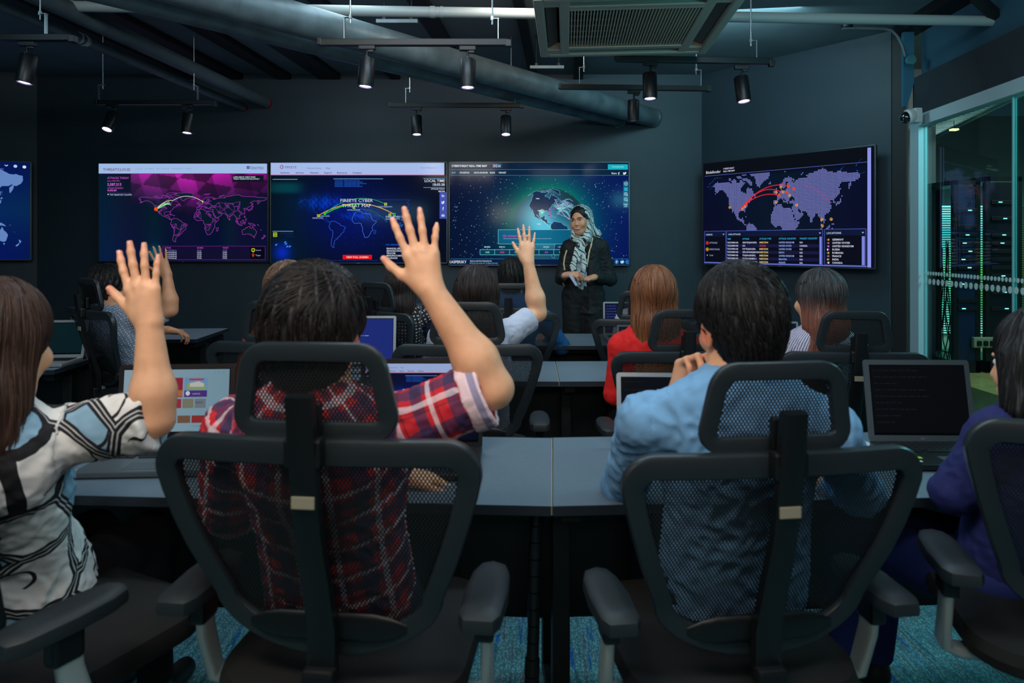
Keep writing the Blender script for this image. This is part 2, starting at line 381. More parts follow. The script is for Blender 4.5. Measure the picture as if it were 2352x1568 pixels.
fw=N.new('ShaderNodeLayerWeight'); fz=N.new('ShaderNodeMapRange'); fz.inputs[1].default_value=.5; fz.inputs[3].default_value=.05; fz.inputs[4].default_value=.35; L.new(fw.outputs['Facing'],fz.inputs[0]); ms=N.new('ShaderNodeMixShader'); L.new(fz.outputs[0],ms.inputs[0]); L.new(tr.outputs[0],ms.inputs[1]); L.new(gl.outputs[0],ms.inputs[2]); L.new(ms.outputs[0],N['Material Output'].inputs[0])
M_edge=mat('glass_edge',(120,190,190),.2,0,emit=0)
M_dot=mat('frosted_dot',(200,215,210),.7)
for (t0,t1) in ((.10,1.068),(1.08,2.2),(2.212,3.4),(3.412,5.2)):
    gbox('pane',t0,t1,.015,.025,.08,2.235,mg)
    if t0>.2: gbox('mullion',t0-.012,t0,.01,.03,.08,2.235,M_edge)
db=MB()
def dots(z,r,step,t0,t1):
    t=t0
    while t<t1:
        c=gp(t,.013,z)-G0; n=18
        P=[c+AX*(r*math.cos(2*PI*k/n))+Vector((0,0,r*1.18*math.sin(2*PI*k/n))) for k in range(n)]
        c2=Vector((AX.y,-AX.x,0))*-.001
        db.add(P+[q+c2 for q in P],[tuple(range(n)),tuple(range(n,2*n))]+[(k,(k+1)%n,n+(k+1)%n,n+k) for k in range(n)]); t+=step
dots(1.195,.0115,.034,.13,3); dots(1.138,.0175,.054,.13,3)
db.build('frosted_dot_band',M_dot,gr)
# ------------------------------------------------------------------ ceiling services
def tubeobj(name,pts,r,m,n=20,parent=None,base=None,caps=True):
    base=Vector(base if base is not None else pts[0]); mbx=MB(); mbx.tube([Vector(p)-base for p in pts],r,n,caps=caps); return mbx.build(name,m,parent,loc=None if parent else base)
M_pipe=mat('pipe_grey_paint',(84,98,102),.5,.1,noise=.15,nscale=12)
M_pipew=mat('pipe_light_paint',(150,160,160),.45)
M_red=mat('red_rubber_ring',(150,24,34),.5)
def ringed(name,a,b,r,m,rings=(),label='',cat='pipe',group=None,endring=None,ringm=None,seams=()):
    a=Vector(a); b=Vector(b); e=empty(name,a); tag(e,label,cat,group); mbx=MB(); mbx.tube([(0,0,0),b-a],r,28); mbx.build('tube',m,e)
    d=(b-a).normalized(); Ln=(b-a).length
    if endring: mbx=MB(); mbx.tube([d*.0,d*.025],r*1.06,28); mbx.build('end_ring',endring,e)
    for s in rings: mbx=MB(); mbx.tube([d*s,d*(s+.03)],r*1.12,28); mbx.tube([d*(s+.06),d*(s+.075)],r*1.08,28); mbx.build('coupling',ringm or m,e)
    for s in seams: mbx=MB(); mbx.tube([d*s,d*(s+.008)],r*1.015,28); mbx.build('seam',ringm or m,e)
    return e
def back(a,dx,L): return (a[0]-dx*L,a[1]-L,a[2])
a=(1.33,6.44,2.59); ringed('ventilation_duct',a,back(a,.875,6.2),.088,M_steel,label='thick round galvanised duct, upper of the two crossing under the ceiling',cat='duct',seams=(.5,1.55,2.9,4.1),endring=M_alu)
a=(1.02,6.44,2.565); ringed('ventilation_duct',a,back(a,.875,6.2),.066,M_steel,label='thinner round galvanised duct, lower of the two crossing under the ceiling',cat='duct',seams=(.75,1.9,3.3,4.6),endring=M_alu)
a=(-2.32,6.44,2.73); ringed('drain_pipe',a,back(a,.08,4.6),.052,M_pipe,label='thicker grey ceiling pipe at left with red ring at wall',endring=M_red,cat='pipe')
a=(-2.53,6.44,2.685); ringed('drain_pipe',a,back(a,.08,4.6),.034,M_pipe,label='thinner grey ceiling pipe at left with white coupling rings',rings=(2.12,),endring=M_red,cat='pipe',ringm=M_pipew)
a=W(140,14,3.9); b2=W(2300,49,4.13); ringed('sprinkler_pipe',a,b2,.031,M_pipew,label='long pale horizontal pipe crossing the whole ceiling above the ducts',cat='pipe',rings=(.0,2.1))
# ceiling joists
for i,(x,wd) in enumerate(((-3.05,.10),(-2.62,.16),(-2.15,.13),(-1.72,.2),(-1.1,.09),(-.45,.12),(.2,.07),(.62,.09))):
    q=MB(); q.box((0,0,0),(wd,5.6,.05),M=Matrix.Rotation(-.08,3,'Z')); o=q.build('trim_%d'%(i+3),M_beam,loc=(x-.22,3.64,2.976)); struct(o)
for (p0,p1) in (((1845,0,3.9),(1960,56,4.6)),):
    pass
# trapeze struts holding the ducts
for (px,py,Y,lab) in ((905,50,4.3,'strut hanger clamping the thick duct under the pale pipe'),(1250,155,5.2,'strut hanger clamping the ducts behind the air conditioner')):
    p=W(px,py,Y); e=empty('duct_hanger',p); tag(e,lab,'hanger')
    for s in (-.06,.11): q=MB(); q.cyl((s,0,0),(s,0,2.995-p.z),.005,n=8); q.build('rod',M_dark,e)
    q=MB(); q.box((.02,0,0),(.26,.04,.025),bev=.003); q.build('channel',M_steel,e); [MB().box((xx,0,.02),(.025,.025,.03),bev=.004).build('nut',M_dark,e) for xx in (-.06,.11)]
# ------------------------------------------------------------------ track lights
M_track=mat('track_black',(18,20,23),.4,.2)
M_head=mat('spot_head_black',(24,26,30),.38,.25)
M_rim=mat('spot_rim',(90,85,110),.25,.4)
def lensmat(s):
    k='spot_lens%g'%s
    if k in MATS: return MATS[k]
    m,N,L,b=newmat(k); b.inputs['Emission Color'].default_value=(1,.93,1,1); b.inputs['Emission Strength'].default_value=s; MATS[k]=m; return m
def spot(p,tilt,on,label,size=1.0,pw=7):
    """p: point on the underside of the track; tilt: direction the lamp shines"""
    e=empty('track_spotlight',p); tag(e,label,'spotlight','track spotlights under the ceiling')
    d=Vector(tilt).normalized(); q=MB(); q.box((0,0,-.012),(.085,.028,.024),bev=.004); q.box((.02,0,-.03),(.03,.02,.014),bev=.003); q.build('adapter',M_track,e)
    j=Vector((0,0,-.085)); q=MB(); q.cyl((0,0,-.02),(0,0,-.062),.006,n=10); q.box((0,-.018,-.08),(.012,.004,.05),bev=.0015); q.cyl((0,-.022,-.098),(0,-.012,-.098),.006,n=10); q.build('yoke',M_dark,e)
    R=d.to_track_quat('Z','Y').to_matrix(); c=Vector((0,0,-.062))+Vector((0,.02,0)); L_=.15*size; r=.041*size
    q=MB(); q.lathe([(0,0),(r*.9,0),(r,.006),(r,L_-.006),(r*.97,L_),(r*.86,L_),(r*.80,L_-.012),(0,L_-.013)],c=c,M=R,n=32); q.build('lamp_head',M_head,e)
    q=MB(); q.lathe([(r*.99,L_-.002),(r*.95,L_+.002),(r*.80,L_),(r*.74,L_-.012)],c=c,M=R,n=32); q.build('rim',M_rim,e)
    q=MB(); q.lathe([(0,L_-.003),(r*.5,L_-.0032),(r*.72,L_-.007)],c=c,M=R,n=28); q.build('lens',lensmat(5.0 if on else .02),e)
    if on:
        l=bpy.data.lights.new('spot_beam','SPOT'); l.energy=pw; l.spot_size=math.radians(62); l.spot_blend=.8; l.shadow_soft_size=.03; l.color=(.93,.95,1)
        lo=bpy.data.objects.new('spot_beam',l); COL.objects.link(lo); lo.parent=e; lo.location=c+d*(L_+.01); lo.rotation_euler=d.to_track_quat('-Z','Y').to_euler()
    return e
def track(a,b,hang,label):
    a=Vector(a); b=Vector(b); e=empty('light_track',a); tag(e,label,'track','ceiling light tracks')
    d=b-a; an=math.atan2(d.y,d.x); q=MB(); q.box(d/2,(d.length,.036,.034),bev=.003,M=Matrix.Rotation(an,3,'Z')); q.build('rail',M_track,e)
    q=MB(); q.box(d,(.03,.038,.036),bev=.003); q.build('end_cap',M_black,e); q=MB(); q.box((0,0,0),(.02,.038,.036),bev=.003); q.build('end_cap',M_black,e)
    for (f,s) in hang:
        c=d*f; j=.03*s; h=.11
        q=MB(); q.box(c+Vector((0,0,.017+h/2)),(.004,.02,h)); q.box(c+Vector((j/2,0,.017+h)),(abs(j)+.01,.02,.003)); q.build('bracket',M_alu,e)
        q=MB(); q.cyl(c+Vector((j,0,.017+h-.03)),c+Vector((j,0,2.998-a.z)),.0042,n=8); q.cyl(c+Vector((j,0,h+.01)),c+Vector((j,0,h+.03)),.009,n=6); q.build('threaded_rod',M_alu,e)
    return e
def bar(x0,y0,Y0,x1,y1,Y1,hang,lab): return track(W(x0,y0,Y0),W(x1,y1,Y1),hang,lab)
def hung(px,py,Y): p=W(px,py,Y); p.z-=.018; return p
bar(735,96,3.52,1168,100,3.52,((.13,1),(.945,-1)),'black light track left of the air conditioner with two spotlights')
spot(hung(843,96,3.52),(-.08,-.04,-1),True,'black spotlight, left of the pair beside the air conditioner'); spot(hung(1074,98,3.52),(0,-.04,-1),True,'black spotlight, right of the pair just left of the air conditioner')
bar(896,241,5.25,1198,243,5.25,((.12,1),(.95,-1)),'black light track high in front of the globe screen')
spot(hung(956,241,5.25),(.03,-.12,-1),True,'left spotlight of the track hanging over the middle screens'); spot(hung(1162,242,5.25),(.0,-.2,-1),True,'glowing spotlight above the globe screen')
bar(222,234,5.15,494,237,5.15,((.02,1),(.855,-1)),'black light track above the magenta map screen')
spot(hung(257,234,5.15),(-.1,-.45,-1),True,'tilted bright spotlight above the left end of the magenta screen'); spot(hung(430,236,5.15),(-.02,-.12,-1),True,'right spotlight of the track over the magenta screen')
bar(-160,84,3.5,168,90,3.5,((.81,-1),),'black light track cut by the left picture edge')
spot(hung(62,88,3.5),(-.12,-.10,-1),True,'spotlight in the top left corner of the room')
bar(1415,130,3.9,1772,146,3.95,((.9,-1),),'black light track under the right edge of the air conditioner')
spot(hung(1494,134,3.9),(.0,-.06,-1),True,'spotlight right below the air conditioner'); spot(hung(1704,143,3.94),(.08,-.15,-1),True,'spotlight right of the air conditioner near the angled wall')
bar(1286,198,4.55,1628,205,4.6,((.13,1),(.945,-1)),'black light track in front of the duct ends')
spot(hung(1456,201,4.58),(0,.02,-1),False,'unlit upright spotlight in front of the duct ends',.95)
# ------------------------------------------------------------------ ceiling cassette air conditioner
e=empty('air_conditioner',(.588,3.405,2.47),-.08); tag(e,'large square ceiling cassette air conditioner with ribbed grille','air conditioner')
M_ac=mat('cassette_panel',(190,180,164),.5); M_acs=mat('cassette_shadow_gap',(20,20,20),.6)
q=MB(); q.box((0,0,.20),(.84,.84,.30),bev=.01); q.build('casing',mat('cassette_casing',(110,112,110),.5,.3),e)
q=MB(); h=.46; wi=.30                                              # panel ring with four slots
for s in(-1,1):
    q.box((s*.44,0,.018),(.045,.92,.05),bev=.008); q.box((s*.325,0,.02),(.05,.92,.045),bev=.006); q.box((0,s*.44,.018),(.84,.045,.05),bev=.008); q.box((0,s*.325,.02),(.62,.05,.045),bev=.006)
    q.box((s*.39,-.40,.022),(.09,.11,.045),bev=.004); q.box((s*.39,.40,.022),(.09,.11,.045),bev=.004)
q.build('panel',M_ac,e)
q=MB(); q.box((0,0,.06),(.86,.86,.02)); q.build('back_plate',M_acs,e)
for s in(-1,1):
    q=MB(); q.box((s*.388,0,.03),(.055,.66,.008),M=Matrix.Rotation(s*.5,3,'Y'),bev=.002); q.build('air_flap',mat('cassette_flap',(92,86,78),.5),e)
    q=MB(); q.box((0,s*.388,.03),(.66,.055,.008),M=Matrix.Rotation(-s*.5,3,'X'),bev=.002); q.build('air_flap',MATS['cassette_flap'],e)
q=MB()
for i in range(40): q.box((-.29+i*.58/39,0,.012),(.0062,.60,.02))
for i in range(7): q.box((0,-.27+i*.09,.024),(.6,.004,.008))
for s in(-1,1): q.box((0,s*.305,.01),(.61,.02,.026),bev=.004)
q.build('grille',mat('cassette_grille',(205,192,170),.5),e)
# hanger rods of the cassette
for sx in(-1,1):
    for sy in(-1,1): q=MB(); q.cyl((sx*.43,sy*.43,.2),(sx*.43,sy*.43,.53),.005,n=8); q.build('rod',M_alu,e)
# ------------------------------------------------------------------ right corner services
p=W(2085,141,4.85); e=empty('cable_conduit',p); tag(e,'grey conduit bending down to a round junction box by the glass corner','conduit')
pts=[W(x,y,4.85)-p for x,y in ((1935,64),(1985,65),(2030,66),(2048,70),(2062,84),(2072,104),(2080,130))]; q=MB(); q.tube(pts,.011,12); q.build('tube',M_pipe,e)
q=MB(); q.lathe([(0,0),(.03,0),(.033,.006),(.033,.03),(0,.03)],c=(0,-.02,0),M=Matrix.Rotation(PI/2,3,'X'),n=24); q.build('junction_box',mat('junction_teal',(70,130,140),.5),e)
q=MB(); q.lathe([(0,0),(.035,.0),(.04,.01),(.04,.02),(0,.03)],c=W(1945,64,4.85)-p,n=20); q.build('flange',M_dark,e)
pl=[W(x,y,4.95) for x,y in ((2072,72),(2096,72),(2096,190),(2080,246),(2072,246))]; q=MB(); q.prism([(v.x,v.z) for v in pl],4.93,4.96,axis='y'); struct(q.build('trim_20',mat('bracket_blue',(50,100,125),.5)))
p=W(2103,266,4.72); e=empty('security_camera',p); tag(e,'white dome security camera on a box mount beside the glass partition','camera')
q=MB(); q.box((.0,0,0),(.05,.08,.10),bev=.006); q.build('mount',M_white,e)
Rm=Matrix.Rotation(-PI/2-.25,3,'Y'); q=MB(); q.lathe([(0,0),(.048,0),(.053,.008),(.053,.035),(.044,.045),(.036,.045)],c=(-.02,-.0,0),M=Rm,n=32); q.build('housing',M_white,e)
q=MB(); q.lathe([(.042,.044),(.040,.058),(.030,.074),(.016,.084),(0,.087)],c=(-.02,0,0),M=Rm,n=28); q.build('dome',mat('smoked_dome',(12,14,16),.08,coat=1),e)
q=MB()
for k in range(7): a=2*PI*k/7; q.box(Vector((-.02,0,0))+Rm@Vector((.02*math.cos(a),.02*math.sin(a),.079)),(.006,.006,.006))
q.build('infrared_lens',mat('ir_lens',(160,190,190),.2),e)
a,b2=W(2242,-6,4.0),W(2296,44,4.1); q=MB(); q.tube([(0,0,0),b2-a],1.0,prof=[(-.02,-.03),(.02,-.03),(.02,.03),(-.02,.03)]); o=q.build('pipe_bracket',M_beam,loc=a); tag(o,'black diagonal bracket holding the right end of the pale pipe','bracket')
# ------------------------------------------------------------------ the room behind the glass
M_far=mat('far_room_wall',(74,84,86),.7)
mb=MB(); mb.box((3.5,6.3,1.5),(.76,.1,3.0)); struct(mb.build('wall_corridor_end',mat('corridor_pillar',(92,104,110),.6)))
mb=MB(); mb.box((7.6,8.6,1.5),(8.0,.1,3.0)); struct(mb.build('wall_corridor_back',M_far))
mb=MB(); mb.box((7.5,4.0,-.04),(5.4,9.2,.09)); struct(mb.build('floor_corridor',mat('wood_floor',(176,152,90),.3,noise=.2,nscale=8)))
mb=MB(); mb.box((6.1,6.7,.15),(5.1,3.6,.29)); struct(mb.build('floor_platform',mat('platform_wood',(168,150,96),.3,noise=.15,nscale=8)))
def blinds(x0,x1,y,z0,z1,lab,grad):
    e=empty('window_blind',((x0+x1)/2,y,z0)); tag(e,lab,'blind','venetian blinds in the server room'); w2=(x1-x0)
    q=MB(); nsl=int((z1-z0)/.028)
    for i in range(nsl): q.box((0,0,i*.028),(w2,.022,.003),M=Matrix.Rotation(.55,3,'X'))
    q.build('slats',mat('blind_slat',(60,80,75),.5),e)
    m,N,L,b=newmat('daylight_outside'); tc=N.new('ShaderNodeTexCoord'); sp=N.new('ShaderNodeSeparateXYZ'); L.new(tc.outputs['Generated'],sp.inputs[0]); cr=N.new('ShaderNodeValToRGB'); L.new(sp.outputs[2],cr.inputs[0])
    el=cr.color_ramp.elements; el[0].position=0; el[0].color=(*lin((150,225,215)),1); el[1].position=1; el[1].color=(*lin((150,240,235)),1)
    for pz,c in grad: x=el.new(pz); x.color=(*lin(c),1)
    L.new(cr.outputs[0],b.inputs['Emission Color']); b.inputs['Emission Strength'].default_value=.85; b.inputs['Base Color'].default_value=(0,0,0,1)
    q=MB(); q.box((0,.04,(z1-z0)/2),(w2,.01,z1-z0)); q.build('window_pane',m,e)
blinds(4.9,5.45,8.2,.32,1.86,'bright green blind left of the server racks',[(.2,(70,190,160)),(.52,(90,200,130)),(.8,(60,180,185))])
blinds(5.52,6.15,8.2,.32,1.86,'green blind seen between the server racks',[(.2,(60,150,90)),(.5,(70,200,80)),(.8,(90,190,190))])
blinds(6.3,8.2,8.2,.32,1.86,'green and yellow blind right of the server racks',[(.3,(60,170,60)),(.55,(210,220,40)),(.8,(60,200,140))])
def rack(x,y,w_,d_,h_,lab,c):
    h_-=.30; e=empty('server_rack',(x,y,.297)); tag(e,lab,'server rack','server racks behind the glass'); m=mat('rack_%d_%d_%d'%c,c,.4,.1)
    q=MB(); 
    for sx in(-1,1):
        for sy in(-1,1): q.box((sx*(w_/2-.02),sy*(d_/2-.02),h_/2),(.04,.04,h_))
    q.box((0,0,h_-.02),(w_,d_,.04)); q.box((0,0,.05),(w_,d_,.1)); q.build('frame',M_black,e)
    q=MB(); q.box((0,-d_/2+.01,h_/2),(w_-.08,.01,h_-.1)); q.build('door',m,e)
    rr=random.Random(int(x*100)); k=0; z=.55
    while z<h_-.2:
        q=MB(); q.box((0,-d_/2-.008,z),(w_*.72,.012,.034),bev=.003); s=q.build('server_unit',M_dark,e)
        if rr.random()<.7: q=MB(); q.box((rr.uniform(-.2,.2)*w_,-d_/2-.016,z),(.03,.004,.008)); q.build('indicator_light',mat('led_teal',(120,220,230),.3,emit=1.6),s)
        z+=.07 if rr.random()<.7 else .14
rack(3.90,6.2,.23,.7,1.95,'dark blue server rack nearest the pillar',(14,34,66))
rack(4.215,6.2,.31,.7,1.98,'black open server rack further right behind the glass',(10,18,30))
p=Vector((4.28,7.0,0))
e=empty('cable_bundle',(3.70,5.80,.297)); tag(e,'tangle of black cables hanging in front of the green blind','cables')
rr=random.Random(3)
for k in range(7):
    x0=rr.uniform(-.03,.04); pts=[(x0+.05*math.sin(i*.9+k)*(i/9),.006*k,1.1-i*.134+(.03*math.sin(i+k) if i<8 else 0)) for i in range(9)]; q=MB(); q.tube(pts,.005,6); q.build('cable',M_black,e)
q=MB(); q.box((4.03,5.825,.56),(.20,.04,.09),bev=.01); 
for k in range(3): q.box((3.97+.055*k,5.80,.555),(.034,.03,.045),mi=1,bev=.01)
o=q.build('power_strip',[mat('socket_beige',(150,150,120),.5),M_black]); tag(o,'beige power strip with three black plugs low on the server rack','power strip')
# perforated cable tray in the corridor
a=Vector((4.26,7.2,2.5)); b2=Vector((3.45,4.5,2.5)); e=empty('cable_tray',a); tag(e,'perforated metal cable tray under the ceiling behind the glass','cable tray')
d=b2-a; n=Vector((-d.y,d.x,0)).normalized()*.13; q=MB(); q.tube([n,d+n],1,prof=[(-.02,-.004),(.02,-.004),(.02,.004),(-.02,.004)]); q.build('side_rail',M_alu,e); q=MB(); q.tube([-n,d-n],1,prof=[(-.02,-.004),(.02,-.004),(.02,.004),(-.02,.004)]); q.build('side_rail',M_alu,e)
q=MB(); 
for i in range(42):
    c=d*(i/41); q.tube([c+n,c-n],1,prof=[(-.002,-.014),(.002,-.014),(.002,.014),(-.002,.014)])
q.build('rung',M_alu,e)
q=MB(); q.box((3.95,6.1,2.42),(.06,.05,.016),bev=.005); q.cyl((3.95,6.1,2.43),(3.95,6.1,3.0),.003,n=6,mi=1); o=q.build('corridor_lamp',[mat('warm_lamp',(230,240,140),.4,emit=1.5),M_dark]); tag(o,'small yellow lamp glowing beside the cable tray behind the glass','lamp')
mb=MB(); mb.box((3.77,6.235,1.75),(.03,.03,1.05)); o=mb.build('grab_bar',M_alu); tag(o,'long vertical steel bar on the pillar behind the glass','bar')
# ------------------------------------------------------------------ pictures on screens: coloured flat mesh in screen units (x right, y down)
class Canvas:
    def __init__(s,w,h): s.w=w; s.h=h; s.V=[]; s.C=[]; s.T=[]; s.z=0.0
    def _add(s,P,tris,C):
        b=len(s.V); s.z+=.00002
        for p in P: s.V.append((p[0],p[1],s.z))
        if isinstance(C,tuple): C=[C]*len(P)
        s.C+=[c if len(c)==4 else (*c,1) for c in C]
        s.T+=[tuple(b+i for i in t) for t in tris]
    def field(s,nx,ny,fn,x0=0,y0=0,x1=None,y1=None):
        x1=s.w if x1 is None else x1; y1=s.h if y1 is None else y1
        X,Y=np.meshgrid(np.linspace(x0,x1,nx+1),np.linspace(y0,y1,ny+1)); Cc=np.clip(fn(X,Y),0,2)      # ny+1,nx+1,3 display rgb 0..1
        Cc=np.where(Cc<=.04045,Cc/12.92,((Cc+.055)/1.055)**2.4).reshape(-1,3)
        P=list(zip(X.ravel(),Y.ravel())); T=[]
        for j in range(ny):
            for i in range(nx):
                a=j*(nx+1)+i; T.append((a,a+1,a+nx+2)); T.append((a,a+nx+2,a+nx+1))
        s._add(P,T,[tuple(c) for c in Cc])
    def rect(s,x0,y0,x1,y1,c): s._add([(x0,y0),(x1,y0),(x1,y1),(x0,y1)],[(0,1,2),(0,2,3)],lin(c))
    def rects(s,R,c):
        P=[];T=[]
        for (x0,y0,x1,y1) in R:
            b=len(P); P+=[(x0,y0),(x1,y0),(x1,y1),(x0,y1)]; T+=[(b,b+1,b+2),(b,b+2,b+3)]
        s._add(P,T,lin(c))
    def poly(s,P,c):
        try: T=geometry.tessellate_polygon([[Vector((p[0],p[1],0)) for p in P]])
        except Exception: return
        s._add(P,T,lin(c))
    def line(s,P,w,c,closed=False):
        P=[Vector((p[0],p[1])) for p in P]; n=len(P)
        if n<2: return
        V=[];T=[]
        for i in range(n if closed else n-1):
            a=P[i]; b=P[(i+1)%n]; d=b-a
            if d.length<1e-6: continue
            q=Vector((-d.y,d.x)).normalized()*w/2; k=len(V); V+=[a+q,b+q,b-q,a-q]; T+=[(k,k+1,k+2),(k,k+2,k+3)]
        if V: s._add(V,T,lin(c))
    def disc(s,x,y,r,c,n=16,ry=None):
        ry=r if ry is None else ry; s._add([(x,y)]+[(x+r*math.cos(2*PI*k/n),y+ry*math.sin(2*PI*k/n)) for k in range(n)],[(0,1+k,1+(k+1)%n) for k in range(n)],lin(c))
    def ring(s,x,y,r,w,c,n=20): s.line([(x+r*math.cos(2*PI*k/n),y+r*math.sin(2*PI*k/n)) for k in range(n)],w,c,True)
    def box(s,x0,y0,x1,y1,w,c): s.line([(x0,y0),(x1,y0),(x1,y1),(x0,y1)],w,c,True)
    def text(s,t,x,y,size,c,align='LEFT',sx=1.0,off=0.0,sp=1.0):
        """y = baseline; size = height of capitals"""
        cu=bpy.data.curves.new('t','FONT'); cu.body=t; cu.align_x=align; cu.size=1; cu.offset=off; cu.resolution_u=2; cu.space_character=sp
        ob=bpy.data.objects.new('t',cu); COL.objects.link(ob); dg=bpy.context.evaluated_depsgraph_get(); me=ob.evaluated_get(dg).to_mesh(); k=size/.73
        me.calc_loop_triangles(); P=[(x+v.co.x*k*sx,y-v.co.y*k) for v in me.vertices]; T=[tuple(t_.vertices) for t_ in me.loop_triangles]
        if T: s._add(P,T,lin(c))
        ob.evaluated_get(dg).to_mesh_clear(); bpy.data.objects.remove(ob); bpy.data.curves.remove(cu)
    def build(s,name,Wm,Hm,parent,strength=1.0,M=None,m=None):
        V=np.array(s.V,float); kx=Wm/s.w; ky=Hm/s.h
        P=np.stack([(V[:,0]-s.w/2)*kx,-V[:,2],(s.h/2-V[:,1])*ky],1)      # local: x right, z up, faces -y
        T=np.array(s.T,int); a=P[T[:,1]]-P[T[:,0]]; b=P[T[:,2]]-P[T[:,0]]; cr=np.cross(a,b)[:,1]; T=np.where((cr>0)[:,None],T[:,::-1],T); T=T[np.abs(cr)>1e-14]
        if M is not None: P=P@np.array(M.to_3x3()).T+np.array(M.translation)
        return np_obj(name,P,T,m or screen_mat(strength),parent,smooth=False,attrs={'Col':np.array(s.C,float)})
# ------------------------------------------------------------------ coast lines (longitude, latitude)
NA=[(-168,66),(-162,70),(-156,71),(-141,70),(-128,70),(-115,68),(-108,68),(-95,68),(-94,72),(-86,69),(-81,68),(-87,64),(-94,60),(-92,57),(-82,55),(-80,51),(-78,55),(-77,60),(-73,62),(-69,59),(-65,60),(-60,55),(-56,52),(-60,50),(-66,50),(-64,48),(-61,46),(-66,44),(-70,43.5),(-70,41.5),(-74,40.5),(-76,36),(-81,32),(-80,26),(-82,28),(-84,30),(-90,29),(-94,29.5),(-97,28),(-97.5,22),(-95,18),(-91,19),(-90,21),(-87,21),(-88,16),(-83,15),(-83.5,11),(-82,9),(-79,9.5),(-77.5,8.5),(-80,7.5),(-83,8.5),(-86,11),(-92,14),(-96,16),(-102,18),(-105,20),(-106,23),(-109,27),(-112,30),(-114,31.5),(-112,27.5),(-110,23),(-112,26),(-115,29),(-117,33),(-121,35),(-124,40),(-124,47),(-128,51),(-134,57),(-140,60),(-146,60.5),(-151,60),(-158,56),(-164,54.5),(-158,58.5),(-162,59),(-165,62),(-161,64)]
ARC=[[(-117,69),(-105,69),(-102,72),(-110,73),(-118,72)],[(-65,62),(-72,65),(-74,68),(-78,70),(-88,71),(-89,73),(-80,74),(-70,71),(-62,67)],[(-90,77),(-78,77),(-70,80),(-62,82),(-75,83),(-90,81.5)],[(-100,74),(-90,73),(-92,76),(-104,76)],[(-125,72),(-118,71),(-117,74),(-124,74.5)],[(-56,47),(-53,47),(-56,51),(-59,48)]]
GL=[(-44,60),(-50,62),(-53,66),(-54,70),(-58,75),(-68,76),(-70,78),(-60,82),(-35,83.5),(-18,81),(-20,75),(-23,70),(-33,68),(-40,65)]
SA=[(-77,8),(-72,12),(-68,11),(-62,10.5),(-57,6),(-51,4),(-50,0),(-44,-2.5),(-37,-5),(-35,-8),(-39,-13),(-40,-20),(-44,-23),(-48,-26),(-50,-30),(-54,-34),(-58,-35),(-57,-38),(-62,-39),(-65,-42),(-66,-46),(-68,-50),(-66,-54.5),(-71,-54),(-75,-50),(-74,-43),(-73,-37),(-71,-30),(-70,-18),(-76,-14),(-79,-8),(-81,-5),(-80,-1),(-78,2)]
AF=[(-6,36),(3,37),(10,37.3),(11,34),(15,32),(20,31),(25,32),(32,31),(34,28),(36,23),(37,20),(40,15),(43,12),(51,12),(49,6),(44,1),(40,-3),(39,-8),(40.5,-14),(37,-18),(35,-21),(35,-24),(32,-28),(27,-34),(19,-34.5),(17,-30),(15,-26),(12,-17),(13.5,-11),(12,-6),(9,-1),(9.5,4),(7,4.5),(4,6.3),(-2,5),(-8,4.5),(-13,8.5),(-17,13),(-16.5,19),(-15,24),(-10,30),(-9,33)]
EA=[(-9,37),(-9,43),(-1.5,43.5),(-1.5,46.5),(-4.7,48.3),(1.5,50.5),(5,53),(8,54),(8,57),(10.5,57.5),(10.5,54.5),(14,54),(19,54.5),(21,57),(24,59),(30,60),(23,60),(21.5,62),(25.3,65),(22,66),(17.5,62),(18.5,60),(16.5,57),(12.8,55.7),(11,59),(7,58),(5,60),(5.5,62.5),(12,66),(16,69),(25,71),(31,70.5),(41,67),(40,64.5),(34,66.5),(38,64),(44,66.5),(54,68.5),(61,69),(68,68),(67,71),(73,72.5),(80,73),(87,75),(96,76),(104,77.7),(113,74),(128,72),(140,73),(152,71),(160,70),(170,70),(180,69),(180,65),(177,62.5),(170,60),(163.5,60),(163,56.5),(157,51),(155.5,57),(162,61.5),(154,59.5),(143,59.3),(136,54.5),(141,53),(140,48),(135,44),(131,43),(128,40),(129.3,36),(126.5,34.6),(125,39.5),(121.5,39),(118,39),(119,37.5),(122.5,37),(119.3,35),(121.8,31.5),(120,26.5),(116,23),(110,21),(106,19),(109,13),(107,10.3),(105,8.8),(102.5,12.2),(100.5,13.3),(99.3,10),(101,6.5),(103.5,2),(101,2.7),(98.3,8),(97.5,16),(94.3,17),(91.5,22.5),(87,21),(82.5,17),(80,13),(79.8,10),(77.5,8),(74.5,14),(72.8,19),(70,21),(67,25),(61,25.3),(57,27),(54,26.6),(50,30),(48,30),(50,26.5),(52,24),(56,25.8),(59.8,22.5),(57,18.5),(52,16),(45,12.8),(43,13),(39,21),(35,28),(34.5,31.5),(36,36.5),(30.5,36.5),(27,37.5),(26.5,40),(29,41.2),(36,42),(41.3,41.5),(37.5,45),(39,47),(34,46),(33,45),(30.5,46.3),(28,43),(28,41),(24,40.7),(23.5,38),(22.5,36.6),(20,40),(19,42.3),(13.8,45.3),(12.5,44.3),(16,42),(18.3,40),(16,38),(12,42),(9,44.3),(4,43.5),(3,42),(0,39.5),(-2,37),(-5.5,36)]
